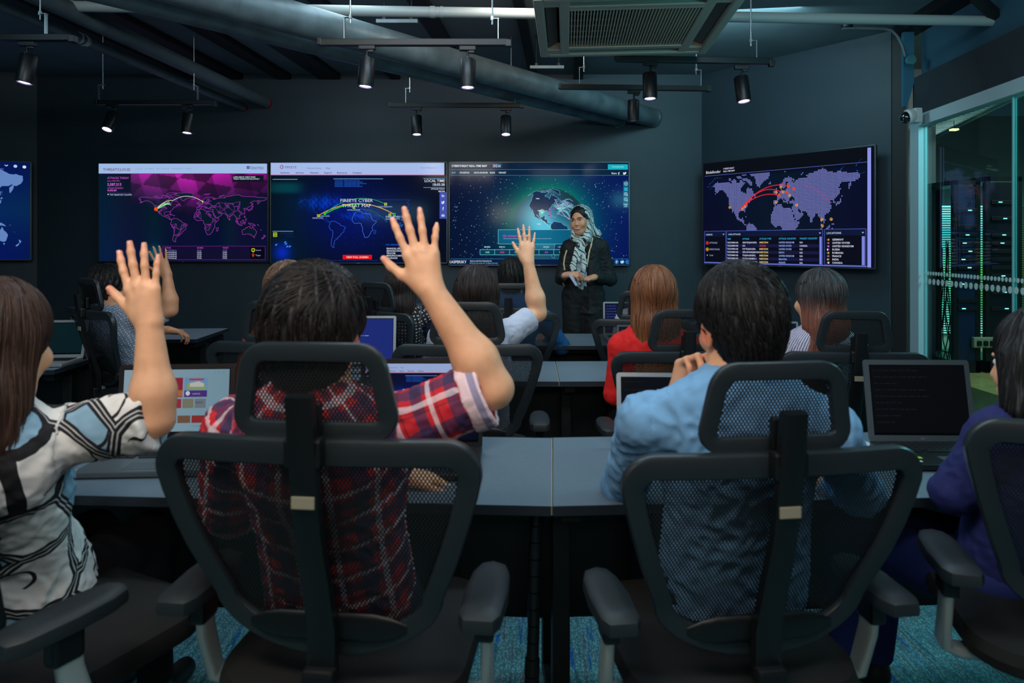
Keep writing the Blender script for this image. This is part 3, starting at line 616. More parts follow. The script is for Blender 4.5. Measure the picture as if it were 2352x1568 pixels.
ISL=[[(114,-22),(113.5,-26),(115.5,-34),(119,-34.5),(124,-33),(131,-31.5),(135,-34.7),(138,-33),(140.5,-38),(146,-39),(150,-37.5),(153.3,-29),(153,-25.5),(149,-20.5),(146,-18.5),(145,-15),(142.5,-11),(141,-16),(139,-17.3),(136,-15),(136.5,-12),(131.5,-11.5),(129.5,-15),(126,-14),(122,-18)],
[(145,-41),(148,-41),(147.5,-43.5),(146,-43.3)],[(173,-35),(178,-38),(175.3,-41.5),(173.5,-39.3)],[(172.7,-40.6),(174,-42),(170.5,-46),(166.5,-46),(170,-43)],[(130.5,31.5),(136,33.5),(140.5,35.5),(142,39.5),(140.5,41),(139,38),(132,35.3)],[(140,42),(145,43.5),(142,45.4)],
[(-5,50),(1,51.5),(0,53),(-2,56),(-3.5,58.5),(-6,57.5),(-3,54),(-5,52)],[(-10,52),(-6.2,52.3),(-6,55),(-9.5,54.3)],[(95.5,5.5),(104,-1),(106,-6),(102,-4.5),(98,1)],[(105,-6.5),(114,-7.5),(114.5,-8.5),(106,-7.5)],[(109,1.5),(113,3.2),(117,7),(119,5),(117,.5),(116,-4),(110,-2.5)],[(120,.8),(125,1.5),(121,-.5),(123,-4.5),(121.5,-4.5),(120,-5.5),(119,-2.5)],
[(131,-1),(135,-3.3),(141,-2.6),(147.5,-6),(150.5,-10.5),(144,-8),(138,-8),(133,-4)],[(120.5,18.5),(122,18),(121.5,14.5),(124,12.7),(120.5,14)],[(122,7),(125.5,9.5),(126.5,7),(124,6)],[(44,-16),(47,-15),(50.3,-15.5),(47.5,-25),(44,-24)],[(-24,65.5),(-16,66.5),(-14,65),(-19,63.4),(-22.5,64)],[(80,9.5),(82,7.5),(80.3,6)],[(-85,22),(-80,23),(-75,20.3),(-78,20.5)],[(-74,19.8),(-69,19),(-72,18)],[(52,71),(56,74),(67,77),(58,73)],[(10,79),(27,80),(18,77)],[(142,46.5),(143.5,52),(143,54)],[(121,22.5),(121.8,25)],[(155,-6),(160,-9),(157,-7.5)],[(164,-20.5),(167,-22.3)]]
LANDS=[NA,GL,SA,AF,EA]+ARC+ISL
def rough(P,amt,rs,n=3):
    out=[]
    for i in range(len(P)):
        a=P[i]; b=P[(i+1)%len(P)]; L_=math.hypot(b[0]-a[0],b[1]-a[1]); out.append(a)
        for k in range(1,n):
            t=k/n; out.append((a[0]+(b[0]-a[0])*t+rs.uniform(-1,1)*amt*min(1,L_/4),a[1]+(b[1]-a[1])*t+rs.uniform(-1,1)*amt*.6*min(1,L_/4)))
    return out
def inside(P,X,Y):
    r=np.zeros(X.shape,bool); n=len(P); j=n-1
    for i in range(n):
        xi,yi=P[i]; xj,yj=P[j]; c=((yi>Y)!=(yj>Y))&(X<(xj-xi)*(Y-yi)/(yj-yi+1e-12)+xi); r^=c; j=i
    return r
def merc(lat): return math.degrees(math.log(math.tan(PI/4+math.radians(min(84,lat))/2)))
def arc(a,b,h,n=24): return [(a[0]+(b[0]-a[0])*t,a[1]+(b[1]-a[1])*t-h*4*t*(1-t)) for t in [k/n for k in range(n+1)]]
def vn(X,Y,f,seed):
    P=np.stack([X.ravel(),Y.ravel(),0*X.ravel()],-1); return sines(P,f,seed,6).reshape(X.shape)
# ---- screen 1: magenta world map
def screen_magenta():
    c=Canvas(390,229); rs=random.Random(5)
    def f(X,Y):
        u=X/390; v=Y/229; base=np.stack([.02+.05*v*0+.03*np.sin(u*9)**2,.06+.05*np.exp(-((u-.33)/.08)**2)+.07*np.exp(-((u-.78)/.05)**2)*.6+.06*np.exp(-(u/.2)**2),.13+.09*v+.05*np.exp(-(u/.2)**2)],-1)
        base[...,1]+=.25*np.exp(-((u-.33)/.035)**2-((v-.93)/.08)**2); base[...,2]+=.25*np.exp(-((u-.33)/.035)**2-((v-.93)/.08)**2)
        g=np.clip(1.15-(v-.1)*2.6-np.abs(u-.55)*.9,0,1)*(u>.19); facet=.75+.25*np.sign(np.sin(u*17+v*9))*np.sign(np.sin(u*7-v*23))
        facet=facet*(.85+.15*np.sign(np.sin(u*29-v*5)))
        m=np.stack([.72,.08,.62][:3])[None,None,:]*np.ones(X.shape+(1,)); m=m*facet[...,None]+np.stack([.10*(1-u),.12*(1-u),.15*(1-u)],-1)
        return base*(1-g[...,None])+m*g[...,None]
    c.field(156,92,f,0,23)
    mp=lambda p:(88+(p[0]+172)/352*300, 138-p[1]*.84)
    for P in LANDS:
        Q=[mp(p) for p in rough(P,.9,rs)]; c.poly(Q,(8,26,44) if P is not GL else (10,38,50)); 
    for P in LANDS:
        Q=[mp(p) for p in rough(P,.9,rs)]; c.line(Q,.8,(170,60,190),True)
    # frontiers
    for P,n in ((AF,26),(EA,34),(SA,11),(NA,5)):
        xs=[p[0] for p in P]; ys=[p[1] for p in P]; pts=[]
        while len(pts)<n:
            x=rs.uniform(min(xs),min(max(xs),125)); y=rs.uniform(min(ys),min(max(ys),58))
            if P is NA and y>50: continue
            if inside(P,np.array([x]),np.array([y]))[0]: pts.append((x,y))
        for i,p in enumerate(pts):
            q=sorted(pts,key=lambda r:(r[0]-p[0])**2+(r[1]-p[1])**2)[1:4]
            for r in q: c.line([mp(p),mp(((p[0]+r[0])/2+rs.uniform(-1.5,1.5),(p[1]+r[1])/2+rs.uniform(-1.5,1.5))),mp(r)],.6,(140,50,165))
    c.rect(0,0,390,23,(170,200,246)); c.rect(0,23,390,24,(120,20,140))
    c.text('THREATCLOUD',10,17,6.6,(110,20,90),sx=.98,off=.004); c.text('LIVE CYBER ATTACK THREAT MAP',86,13.5,3.4,(110,140,180),sx=1.0,sp=1.9)
    c.rect(343,6,349.5,12,(60,40,150)); c.rect(345,8,347.5,10,(200,210,250)); c.text('Check Point',351,11.5,5.2,(30,50,110),sx=.86); c.line([(351,13),(382,13)],.5,(30,50,110))
    c.text('ATTACKS TODAY',20,36,5,(225,90,225),sx=.9); c.text('(since 12AM PST)',20,42,3.2,(200,90,210),sx=.9); c.text('5,587,313',20,52,6.6,(240,110,240),off=.012,sx=.92); c.text('ATTACKS YESTERDAY',20,59,3.2,(220,100,220),sx=.85); c.text('45,495,409',20,65,4.4,(235,110,235),off=.012,sx=.8); c.line([(20,69.5),(74,69.5)],.5,(150,50,160))
    c.poly([(20,71.5),(24,71.5),(22,74.5)],(230,240,255)); c.text('TOP TARGETS BY COUNTRY',26,75,3.6,(190,215,250),sx=.8,off=.008)
    c.rect(310,27,382,43,(14,22,40)); c.text('LEARN ABOUT CHECK POINT',312,33,3.4,(225,235,250),sx=.82,off=.01); c.text('THREAT PREVENTION SOLUTIONS >',312,37.5,3.4,(225,235,250),sx=.8,off=.01)
    a=(133,107)
    for k in range(7): c.line(arc(a,(168-k*.8,98-k*1.6+ (k%3)),9-k*2.0),.8,(190,255,150) if k%2 else (120,255,190))
    c.line(arc(a,(170,86),5),1.2,(235,250,180)); c.line(arc((170,88),(240,89),12),1.1,(240,235,240))
    c.poly([(238,87),(243,87),(240.5,93)],(200,230,70)); c.disc(133,107,4.6,(255,70,10)); c.disc(132,107,3,(255,90,30))
    c.rect(150,194,384,226,(18,14,50)); c.rect(351,196,384,224,(6,6,18)); c.box(149,194,386,226,.7,(130,40,150))
    for x,t in ((153,'ATTACK'),(228,'SOURCE'),(287,'TARGET')): c.text(t,x,199.5,3.2,(240,90,220),sx=.85)
    for i in range(5):
        y=205+i*4.6; cc=(215,220,250) if i else (110,120,180); c.text('Trojan.Win32.Zbot.g'+str(i+1),153,y,3.1,cc,sx=.72,off=.01); c.text('NY,USA',228,y,3.1,cc,sx=.72,off=.01); c.text('CA,USA',287,y,3.1,cc,sx=.72,off=.01)
    c.box(355,200,361,206,1.5,(225,240,40)); c.poly([(356,206),(360,206),(358,209)],(225,240,40)); c.ring(358,214,2.2,1.4,(250,60,20)); c.poly([(355.8,215.5),(360.2,215.5),(358,220)],(250,60,20))
    c.text('Source',363.5,205,3.6,(170,180,240),sx=.9); c.text('Target',363.5,217,3.6,(170,180,240),sx=.9); return c
# ---- screen 2: blue threat map
def draw_blue(c,full=True):
    rs=random.Random(8)
    def f(X,Y):
        u=X/405; v=Y/234; b=np.zeros(X.shape+(3,)); g=np.exp(-((u-.47)/.33)**2-((v-.55)/.42)**2)
        b[...,0]=.015; b[...,1]=.04+.03*g+.16*np.exp(-((u-.08)/.1)**4-((v-.25)/.055)**4)+.05*np.exp(-((u-.1)/.15)**2); b[...,2]=.12+.26*g+.14*np.exp(-((u-.08)/.1)**4-((v-.25)/.055)**4)
        gl=np.exp(-((u-.065)/.05)**2-((v-.90)/.09)**2); b[...,2]+=.6*gl; b[...,1]+=.08*gl
        sp=np.clip(np.exp(-((u-.30)/.11)**2-((v-.40)/.07)**2)*(.8+.6*vn(X,Y,.9,4)),0,1)+np.clip(np.exp(-((u-.5)/.09)**2-((v-.53)/.04)**2)*(.7+.6*vn(X,Y,1.1,9)),0,1)
        b[...,2]+=.45*sp; b[...,1]+=.16*sp; return b
    c.field(135,78,f,0,30)
    mp=lambda p:(96+(p[0]+128)/276*232, 146-merc(p[1])*.80)
    for P,wd,col in ((SA,1.1,(50,90,225)),(AF,1.1,(70,110,230)),(ISL[0],.6,(20,40,130)),(ISL[15],.8,(50,90,220))): c.line([mp(p) for p in rough(P,.8,rs)],wd,col,True)
    for P in (NA,EA,ISL[8],ISL[10],ISL[11],ISL[12],ISL[13],ISL[4]):
        Q=[mp(p) for p in rough(P,1.0,rs) if p[0]<146 and p[1]<60]; c.line([q for q in Q],.7,(22,66,180) if P in (NA,EA) else (40,130,230))
    c.rect(0,0,405,28,(176,200,250)); c.rect(0,28,405,29.6,(215,30,60))
    c.line([(27,5),(22,8),(22,13)],1.6,(200,30,60)); c.line([(28,6),(28,12),(24,14)],1.4,(90,20,70)); c.text('FIREEYE',32,13,6,(110,50,110),sx=1.0,off=-.006); c.text('Customer Service',84,14,3.4,(70,90,140),sx=1.0); c.text('Blogs',129,14,3.4,(60,80,130)); c.text('Search FireEye.com  Q',350,13,3.2,(90,110,160),sx=.95)
    for t,x in (('Solutions',22),('Services',58),('Partners',92),('Support',124),('Resources',154),('Company',190)): c.text(t,x,25,4.1,(40,55,110),off=.012,sx=1.02)
    c.rects([(4,38,62,39.3),(146,37,262,38.2),(356,36.5,406,37.5),(356,57.5,406,58.5),(4,160,52,161.2)],(120,180,245))
    for i in range(5): c.text('ATTACK BTS - PORTSCAN/TCP/NS '+('UDP/TCP/SCAN/BTS'[:4+4*(i%3)]),149,43+i*3.4,2.5,(40,110,235),sx=.95,off=.01)
    for (x,y) in [(162+26*i,64+14*j) for i in range(5) for j in range(2)]+[(150+22*i,y) for i in range(8) for y in (175,190)]: c.rect(x,y,x+2,y+.7,(25,60,150))
    A=(111,124); B=(288,121); c.line(arc(A,B,27),1.5,(250,190,30)); c.line(arc((126,120),(290,121),24)[:14],2.0,(30,220,40)); c.line(arc((124,120),(268,97),40*.6),1.1,(50,180,90)); c.line(arc((190,113),(272,138),14),.8,(20,120,60))
    for (x,y,cc) in ((111,124,(225,220,30)),(268,97,(220,230,40)),(278,122,(225,220,30)),(288,121,(30,220,40)),(194,105,(160,230,60))): c.rect(x-3,y-3,x+3,y+3,cc); c.rect(x-1.6,y-1.6,x+1.6,y+1.6,(20,30,20)); c.rect(x-.7,y-.7,x+.7,y+.7,cc)
    c.disc(126,120,3,(30,220,40))
    for t,x,y in (('UNITED STATES',112,126.5),('UNITED STATES',97,131),('UNITED KINGDOM',178,112),('RUSSIAN FEDERATION',248,104.5),('Backdoor.APT.PHOTO',268,133)): c.text(t,x,y,3.0,(170,200,250),sx=.85,off=.01)
    c.text('KOREA, REPUBLIC OF',268,128.5,4.4,(190,215,250),sx=.72,off=.01)
    c.text('FIREEYE CYBER',200,92,7.8,(225,232,250),'CENTER',sx=1.07); c.text('THREAT MAP',200,104,7.8,(225,232,250),'CENTER',sx=1.07)
    c.text('LOCAL TIME',406,45,6.2,(225,235,250),'RIGHT',off=.012); c.text('18:05:38',406,54,6.2,(225,235,250),'RIGHT',off=.012); c.text('ATTACKS TODAY',406,63,3.4,(225,235,250),'RIGHT',off=.01,sx=.85); c.text('580,298',406,68.5,3.4,(225,235,250),'RIGHT',off=.02)
    c.rect(394,69,410,131,(70,88,190)); c.text('in',402,80,6.5,(225,232,250),'CENTER',off=.03); c.text('f',402,111,7.5,(225,232,250),'CENTER',off=.035); c.rect(398.5,121,405.5,126,(225,232,250)); c.line([(398.5,121),(402,124),(405.5,121)],.8,(70,88,190))
    c.poly([(398,90),(401,92),(402,89.5),(404.5,89.5),(406,91),(405,92.5),(404,96),(400,97),(398,95.5),(400,95),(398.3,93.5)],(225,232,250))
    c.box(6,164,14,173,1.2,(215,240,40)); c.box(8.5,166.8,11.5,170.2,1.2,(215,240,40)); c.text('ATTACKERS',22,168,4,(24,40,120),sx=1.0); c.text('NETWORK',34,174,3,(24,40,110))
    for x,y in ((12,192),(35,190),(38,196),(44,196),(33,186)): c.poly([(x-3,y+2),(x,y-2),(x+4,y-1.5),(x+1,y+2.5)],(60,130,250))
    for t,i in (('FINANCIAL SERVICES',0),('SERVICES/CONSULTING',1),('TELECOM',2),('MANUFACTURING',3),('INSURANCE',4)): c.text(t,270,203+i*5.6,4,(225,235,250),sx=.86,off=.014)
    c.text('TOP 5 REPORTED INDUSTRIES',268,194,3.6,(30,100,235),sx=.85,off=.01)
    c.rect(168,216,236,226.5,(240,16,26)); c.text('VIEW FULL SCREEN',202,223.6,4.6,(255,225,225),'CENTER',sx=.95,off=.012)
    c.text('The "FireEye Cyber Threat Map" is based on a subset of real attack data, which is optimized for better',108,230,2.4,(50,60,150),sx=1.05)
def screen_blue():
    c=Canvas(410,234); draw_blue(c); return c
# ---- screen 3: globe
def screen_globe():
    c=Canvas(413,236); rs=random.Random(2); gx,gy,R=228,148,87; lo0,la0=-80,6
    def f(X,Y):
        u=X/413; v=Y/236; d=np.hypot(X-gx-2,Y-gy+3)/R; b=np.zeros(X.shape+(3,)); ang=(Y-gy)/R
        gl=np.exp(-np.clip(d-1,0,9)*2.3); b[...,0]=.015; b[...,1]=.07+.33*gl*np.clip(1-.2*ang,0,1.3); b[...,2]=.20+.20*gl*.7+.16*u
        i=d<1; ly=np.clip(1.1-np.hypot(X-gx+8,Y-gy-4)/R*.55,0,1); lf=np.exp(-((X-(gx-30))/40)**2-((Y-(gy-25))/60)**2)+.8*np.exp(-((X-(gx+20))/45)**2-((Y-(gy+10))/25)**2)
        oc=np.stack([.10+.25*lf,.46*ly+.32*lf,.60*ly+.30*lf],-1); rim=np.exp(-((1-d)/.05)**2)[...,None]*np.array([.0,.05,-.05]); return np.where(i[...,None],oc+rim,b)
    c.field(206,118,f)
    def og(p):
        lo,la=math.radians(p[0]-lo0),math.radians(p[1]); l0=math.radians(la0); x=math.cos(la)*math.sin(lo); y=math.cos(l0)*math.sin(la)-math.sin(l0)*math.cos(la)*math.cos(lo); z=math.sin(l0)*math.sin(la)+math.cos(l0)*math.cos(la)*math.cos(lo)
        if z<0: k=math.hypot(x,y); x,y=x/k,y/k
        return (gx+2+x*R*.99,gy-3-y*R*.99),z
    for P in [NA,SA,GL]+ARC+ISL[18:20]:
        Q=[og(p) for p in rough(P,.8,rs,3)]
        if sum(q[1]>0 for q in Q)<3: continue
        q2=[q[0] for q in Q]; c.poly(q2,(22,48,84) if P is not SA else (18,60,96)); c.line(q2,.6,(120,190,225),True)
    R_=[]
    for k in range(420):
        x=rs.uniform(3,408); y=rs.uniform(32,222); s_=rs.choice((.35,.5,.5,.8))
        if math.hypot(x-gx,y-gy)<R+2: continue
        R_.append((x-s_,y-s_,x+s_,y+s_))
    c.rects(R_[:300],(150,180,230)); c.rects(R_[300:],(230,240,255))
    for k in range(14): a=(251+rs.uniform(-6,6),104+rs.uniform(-6,22)); b=(286+rs.uniform(-16,2),104+rs.uniform(-14,32)); c.line(arc(a,b,rs.uniform(2,16),12),.6,(150,225,240))
    for k in range(9): c.line([(213,119),(213+9*math.sin(-.9+.22*k),119-12*math.cos(-.9+.22*k))],.9,(140,240,220))
    for k in range(11): c.line([(250,108),(250+14*math.sin(-.9+.25*k),106-12*math.cos(-.9+.25*k))],.8,(160,245,235))
    c.line([(232,126),(231,112),(230,106)],1.6,(210,60,190)); c.line([(224,112),(240,107),(256,100),(262,96)],1.3,(150,50,180)); c.line(arc((242,84),(284,134),-10),1.2,(225,160,235)); c.line([(200,120),(254,172)],1.1,(140,240,220)); c.line([(246,116),(284,132)],.8,(150,220,230))
    for p in ((203,82),(207,110),(206,141)): c.rect(p[0]-4,p[1],p[0]+4,p[1]+1.6,(230,240,250))
    for a in range(14): c.line(arc((256+rs.uniform(-5,5),96+rs.uniform(-5,5)),(284+rs.uniform(-12,4),96+rs.uniform(-12,14)),rs.uniform(2,8),8),.6,(190,90,210) if a%3==0 else (150,230,240))
    c.rect(0,0,413,30,(8,36,64)); c.rects([(2,15.2,411,16.2),(2,28.4,411,29.4),(2,222,411,222.9)],(50,130,165)); c.rect(0,223,413,236,(8,30,70))
    c.text('CYBERTHREAT REAL-TIME MAP',4,9.5,5.0,(225,240,250),sx=.86,off=.022); c.rect(99,3,119,11,(40,110,150)); c.rect(101,4,109,10,(60,70,130)); c.line([(101,4),(109,10)],1,(235,235,245)); c.line([(101,10),(109,4)],1,(235,235,245)); c.line([(105,4),(105,10)],1.4,(215,60,90)); c.line([(101,7),(109,7)],1.4,(215,60,90)); c.text('EN',111.5,9,3.2,(210,230,245),off=.02)
    for t,x in (('STATISTICS',23),('DATA SOURCES',56),('BUZZ',93),('WIDGET',113)): c.text(t,x,24.5,3.6,(215,235,245),off=.03,sx=.9)
    c.text('MAP',5,24.5,3.4,(110,190,225),off=.02)
    c.rect(365,3.5,411,15,(20,190,210)); c.text('Download trial',388,10.6,3.2,(170,245,250),'CENTER',off=.01); c.text('Share',373,26,4,(225,240,250),off=.02); c.text('f',389,27.5,6,(235,245,250),off=.04); c.poly([(400,21.5),(403,23.5),(404,21.5),(406.5,21.5),(408,23),(406.5,24.5),(405,27),(401.5,27.5),(399.6,26.5),(401.5,25.8),(400,24.4)],(235,245,250))
    c.rect(400,42,412,104,(14,90,130)); c.ring(406.5,48.5,4,1.1,(160,220,235)); c.line([(402.5,48.5),(410.5,48.5)],.8,(160,220,235)); c.line([(406.5,44.5),(406.5,52.5)],.8,(160,220,235)); c.rect(402.5,57,410.5,65,(30,180,205))
    for y in (72,84.5): c.ring(406,y,3.4,1,(190,230,240)); c.line([(404.5,y),(407.5,y)],.9,(190,230,240)); c.line([(408.4,y+2.4),(410.5,y+4.6)],1.2,(190,230,240))
    c.line([(406,70.5),(406,73.5)],.9,(190,230,240)); c.text('DEMO',406,97.5,3,(180,225,240),'CENTER',off=.02,sx=.85); c.text('OFF',406,102,3,(180,225,240),'CENTER',off=.02)
    c.rect(112,155,330,188,(14,110,140)); c.field(60,12,lambda X,Y:np.stack([.05+0*X,.36+.1*np.exp(-((X-200)/60)**2),.50+.1*np.exp(-((X-200)/60)**2)],-1),112.5,155.5,330,187.5)
    c.box(112,155,330,188,.8,(110,220,235)); c.text('IDS - Intrusion Detection System',123,171,4,(215,50,205),off=.02,sx=.9); c.text('IDS (Intrusion Detection System) shows network attacks detection flow',124,176.6,3,(150,190,215),sx=.92)
    for i in range(8):
        x=70+34*i; c.rect(x,201,x+34,213,(10,60,90)); c.box(x,201,x+34,213,.9,(110,215,225)); c.line([(x+17,198),(x+17,201)],.6,(110,215,225)); c.text(['8844881','4983121','3020210','7719210','4236961','1134210','9020','3311'][i],x+17,196.5,3.6,(170,225,235),'CENTER',off=.02,sx=.85); c.text(['OAS','ODS','MAV','WAV','IDS','VUL','KAS','BAD'][i],x+17,209,4,[(140,230,190),(230,60,140),(120,220,220),(120,220,220),(190,60,230),(200,220,90),(150,200,230),(150,200,230)][i],'CENTER',off=.03,sx=.9)
    c.text('KASPERSKY',-2,232.5,6.6,(225,240,250),off=.012,sx=.88); c.text('Based on data from Kaspersky Lab.',47,228.5,3,(215,230,245),off=.02,sx=.86); c.text('2018 AO Kaspersky Lab. All Rights Reserved.',46,233.5,3,(120,180,205),off=.01,sx=.86)
    for x,t in ((386,'f'),(399,''),(411,'')): c.disc(x-1,229.5,5.2,(30,110,190)); c.text(t,x-1,232,5.5,(235,245,250),'CENTER',off=.04)
    c.poly([(394,227),(397,229),(398,227),(400.5,227),(402,228.5),(400,231.5),(396.5,232.6),(394,231.8),(396,231),(394.3,229.8)],(235,245,250)); return c
# ---- screen 4: dotted map
def screen_dotted():
    c=Canvas(400,233); rs=random.Random(6)
    c.field(40,24,lambda X,Y:np.stack([.02+.02*(Y/233),.03+.05*np.exp(-((X-200)/160)**2)*(Y>30),.08+.08*(Y>30)+0*X],-1))
    c.rect(0,0,386,28,(8,11,20)); c.line([(4,29),(386,29)],.9,(90,105,200))
    for k in range(16):
        x=rs.uniform(330,380) if k%2 else rs.uniform(8,60); y=rs.uniform(33,60); c.line([(x,y),(x+rs.uniform(-18,18),y+rs.uniform(-12,12))],.6,(30,70,150)); c.disc(x,y,1.1,(50,100,190),8)
    mp=lambda p:(26+(p[0]+170)/350*346, 157-1.36*p[1]-.0030*p[1]**2)
    P=[[mp(q) for q in L_] for L_ in LANDS]; st=2.9; X,Y=np.meshgrid(np.arange(20,378,st),np.arange(34,157,st)); I=np.zeros(X.shape,bool)
    for Q in P: I|=inside(Q,X,Y)
    c.rects([(x-1.05,y-1.05,x+1.05,y+1.05) for x,y in zip(X[I],Y[I])],(132,138,214))
    for a,b,h in ((mp((-97,31)),mp((25,60)),20),(mp((-97,31)),mp((2,49)),14),(mp((-80,40)),mp((8,53)),16)): c.line(arc(a,b,h),1.7,(235,40,60))
    c.line(arc(mp((60,60)),mp((117,38)),5),.9,(190,60,120))
    for x,y in [mp(q) for q in ((-122,36),(-82,36),(-88,33),(8,59),(13,53),(-4,53),(28,48),(-4,40),(45,35),(101,14),(121,14),(102,5))]: c.ring(x,y,2.7,1.0,(230,170,60)); c.disc(x,y,1.5,(240,150,60))
    for x,y in [mp(q) for q in ((25,60),(38,56),(4,49),(-78,40),(22,52))]: c.disc(x,y,3.3,(250,70,30))
    c.text('Bitdefender',8,24,6.8,(235,238,250),sx=.93); c.text('CYBERTHREAT',56,17.5,3.6,(220,225,245),off=.01,sx=.9); c.text('REAL-TIME MAP',56,23.5,3.6,(220,225,245),off=.01,sx=.9)
    c.rect(3,157,386,231,(9,11,26)); c.rect(3,158,386,170,(14,24,58))
    for x0,x1 in ((4,63),(65,296),(300,384)): c.box(x0,157.5,x1,229,.8,(90,110,220))
    c.text('LEGEND',8,167,3.6,(200,215,250),off=.01); c.text('LIVE ATTACKS',70,167,3.6,(210,220,250),off=.01); c.text('LOCATIONS',304,167,4,(210,220,250),off=.01)
    for x in (57,290,378): c.line([(x-2,163.5),(x,166),(x+2,163.5)],.9,(220,230,250))
    for t,x in (('TIME',67),('ATTACK',107),('ATTACK TYPE',150),('ATTACK COUNTRY',197),('TARGET COUNTRY',245)): c.text(t,x,177.5,3.8,(50,170,220),off=.02,sx=.86)
    rows=[('GEN:TROJAN.HEUR.','INFECTION','UNITED KINGDOM','N/A'),('N/A','ATTACK','UNITED STATES','CANADA'),('PUP.TROJAN.GEN.','INFECTION','UNITED STATES','N/A'),('GEN.ADWARE.BROWS','INFECTION','KENYA','N/A'),('TROJAN.GENERIC.','INFECTION','UNITED KINGDOM','N/A'),('TROJAN.GENERIC.1','INFECTION','MALAYSIA','N/A'),('APPLICATION.AGEN','INFECTION','FRANCE','N/A')]
    for i,r in enumerate(rows):
        y=185.5+i*7.1
        if i%2: c.rect(66,y-5.2,288,y+1.6,(24,24,66))
        c.text('TUE 20 MAR 6:05:',67,y,3.7,(215,220,245),off=.02,sx=.76)
        for t,x,cc in ((r[0],107,(205,210,240)),(r[1],150,(240,215,130) if r[1][0]=='I' else (240,60,50)),(r[2],197,(150,175,240)),(r[3],245,(205,210,240))): c.text(t,x,y,3.7,cc,off=.02,sx=.82)
    c.rect(289,172,294,228,(130,140,235)); c.rect(376,172,382,228,(130,140,235)); c.rect(387,2,394,232,(150,158,245)); c.rect(3,229.5,386,231.5,(110,120,210))
    for t,y,cc in (('ATTACKS',186,(240,60,40)),('INFECTIONS',201,(240,180,40))): c.ring(12,y-1.5,3.6,1.1,cc); c.disc(12,y-1.5,1.9,cc); c.text(t,18,y,3.7,(160,175,225),off=.01)
    c.disc(12,213,1.2,(235,240,250)); c.text('STAR',18,215,3.4,(160,175,225))
    for i,(t,ca,cb) in enumerate((('GERMANY',(60,120,60),(230,170,60)),('UNITED STATES',(60,80,190),(230,90,110)),('UNITED KINGDOM',(70,90,200),(170,130,200)),('RUSSIA',(230,230,245),(170,60,170)),('ROMANIA',(60,160,70),(235,180,50)),('FRANCE',(60,100,210),(220,90,130)),('INDIA',(240,160,60),(50,170,90)),('CANADA',(225,80,90),(235,235,245)))):
        y=180+i*6.6; c.rect(305,y-3.4,310,y+.2,ca); c.rect(307.5,y-3.4,310,y+.2,cb); c.text(t,316,y,3.9,(220,225,245),off=.015,sx=.95)
    return c
# ---- screen 5 (left edge): flat world map, only its right end is in the picture
def screen_left():
    c=Canvas(400,229); rs=random.Random(4)
    c.field(60,30,lambda X,Y:np.stack([.02+0*X,.09+.07*np.exp(-((Y-110)/60)**2)+0*X,.25+.12*np.exp(-((X-330)/120)**2)],-1))
    mp=lambda p:(14+(p[0]+172)/352*372, 140-merc(p[1])*1.12)
    for P in LANDS: c.poly([mp(p) for p in rough(P,.6,rs)],(104,142,205))
    c.text('KASPERSKY LAB.',330,10,5,(230,240,250),'RIGHT',off=.01); c.rect(300,16,350,18,(90,110,150))
    c.line([(352,7),(355,10),(358,7)],1.4,(230,240,250)); c.disc(372,9.5,3.6,(190,220,245)); c.disc(389,10.5,3.6,(230,240,250)); return c
# ------------------------------------------------------------------ televisions
M_bez=mat('tv_bezel',(86,92,96),.3,.8); M_tvb=mat('tv_back',(16,17,19),.5)
def tv(name,x0,x1,ya,yb,Ya,Yb,canvas,label,strength):
    """x0,x1: picture columns of the ends; Ya,Yb: distance of the front face at either end; ya,yb rows of top and bottom at the first end"""
    A=W(x0,ya,Ya); B=W(x1,ya,Yb); B.z=A.z; zb=W(x0,yb,Ya).z; Wd=(B-A).length; H=A.z-zb; an=math.atan2(B.y-A.y,B.x-A.x)
    e=empty(name,((A.x+B.x)/2,(A.y+B.y)/2,(A.z+zb)/2),an); tag(e,label,'television','wall televisions')
    q=MB(); t=.011
    q.box((0,.012,H/2-t/2),(Wd,.024,t),bev=.002); q.box((0,.012,-H/2+t/2),(Wd,.024,t),bev=.002); q.box((-Wd/2+t/2,.012,0),(t,.024,H),bev=.002); q.box((Wd/2-t/2,.012,0),(t,.024,H),bev=.002); q.build('bezel',M_bez,e)
    q=MB(); q.box((0,.03,0),(Wd-.01,.03,H-.01),bev=.005); q.build('back_cover',M_tvb,e); q=MB(); q.box((0,.052,0),(.4,.03,.3)); q.build('wall_mount',M_dark,e)
    d=canvas.build('display',Wd-2*t,H-2*t,e,strength); d.location=(0,.006,0)
    q=MB(); q.box((0,-.001,-H/2+t/2),(.03,.003,.005)); q.build('maker_badge',M_alu,e)
    return e
TS=.40
tv('television',224,616,373,602,6.39,6.39,screen_magenta(),'wall television showing a magenta world attack map',TS)
tv('television',619,1028,371,605.5,6.385,6.385,screen_blue(),'wall television showing the dark blue threat map with yellow arcs',TS)
tv('television',1030,1447,371,610.5,6.38,6.38,screen_globe(),'wall television behind the presenter showing a blue globe in space',TS)
tv('television',1612,2011,374,608,6.24,5.08,screen_dotted(),'wall television on the angled right wall showing a dotted world map',TS)
a=Vector((-.704*6.33,6.33,0)); d=Vector((-.916,-.40,0)); b2=a+d*1.64
px=lambda v:CX+F*v.x/v.y
tv('television',px(b2),px(a),HC and 560-(1.4+ (560-371)/F*6.33-1.4)*F/b2.y,560+(598-560)/6.33*6.33*6.33/b2.y,b2.y,a.y,screen_left(),'wall television at the left edge showing a pale blue world map',TS)
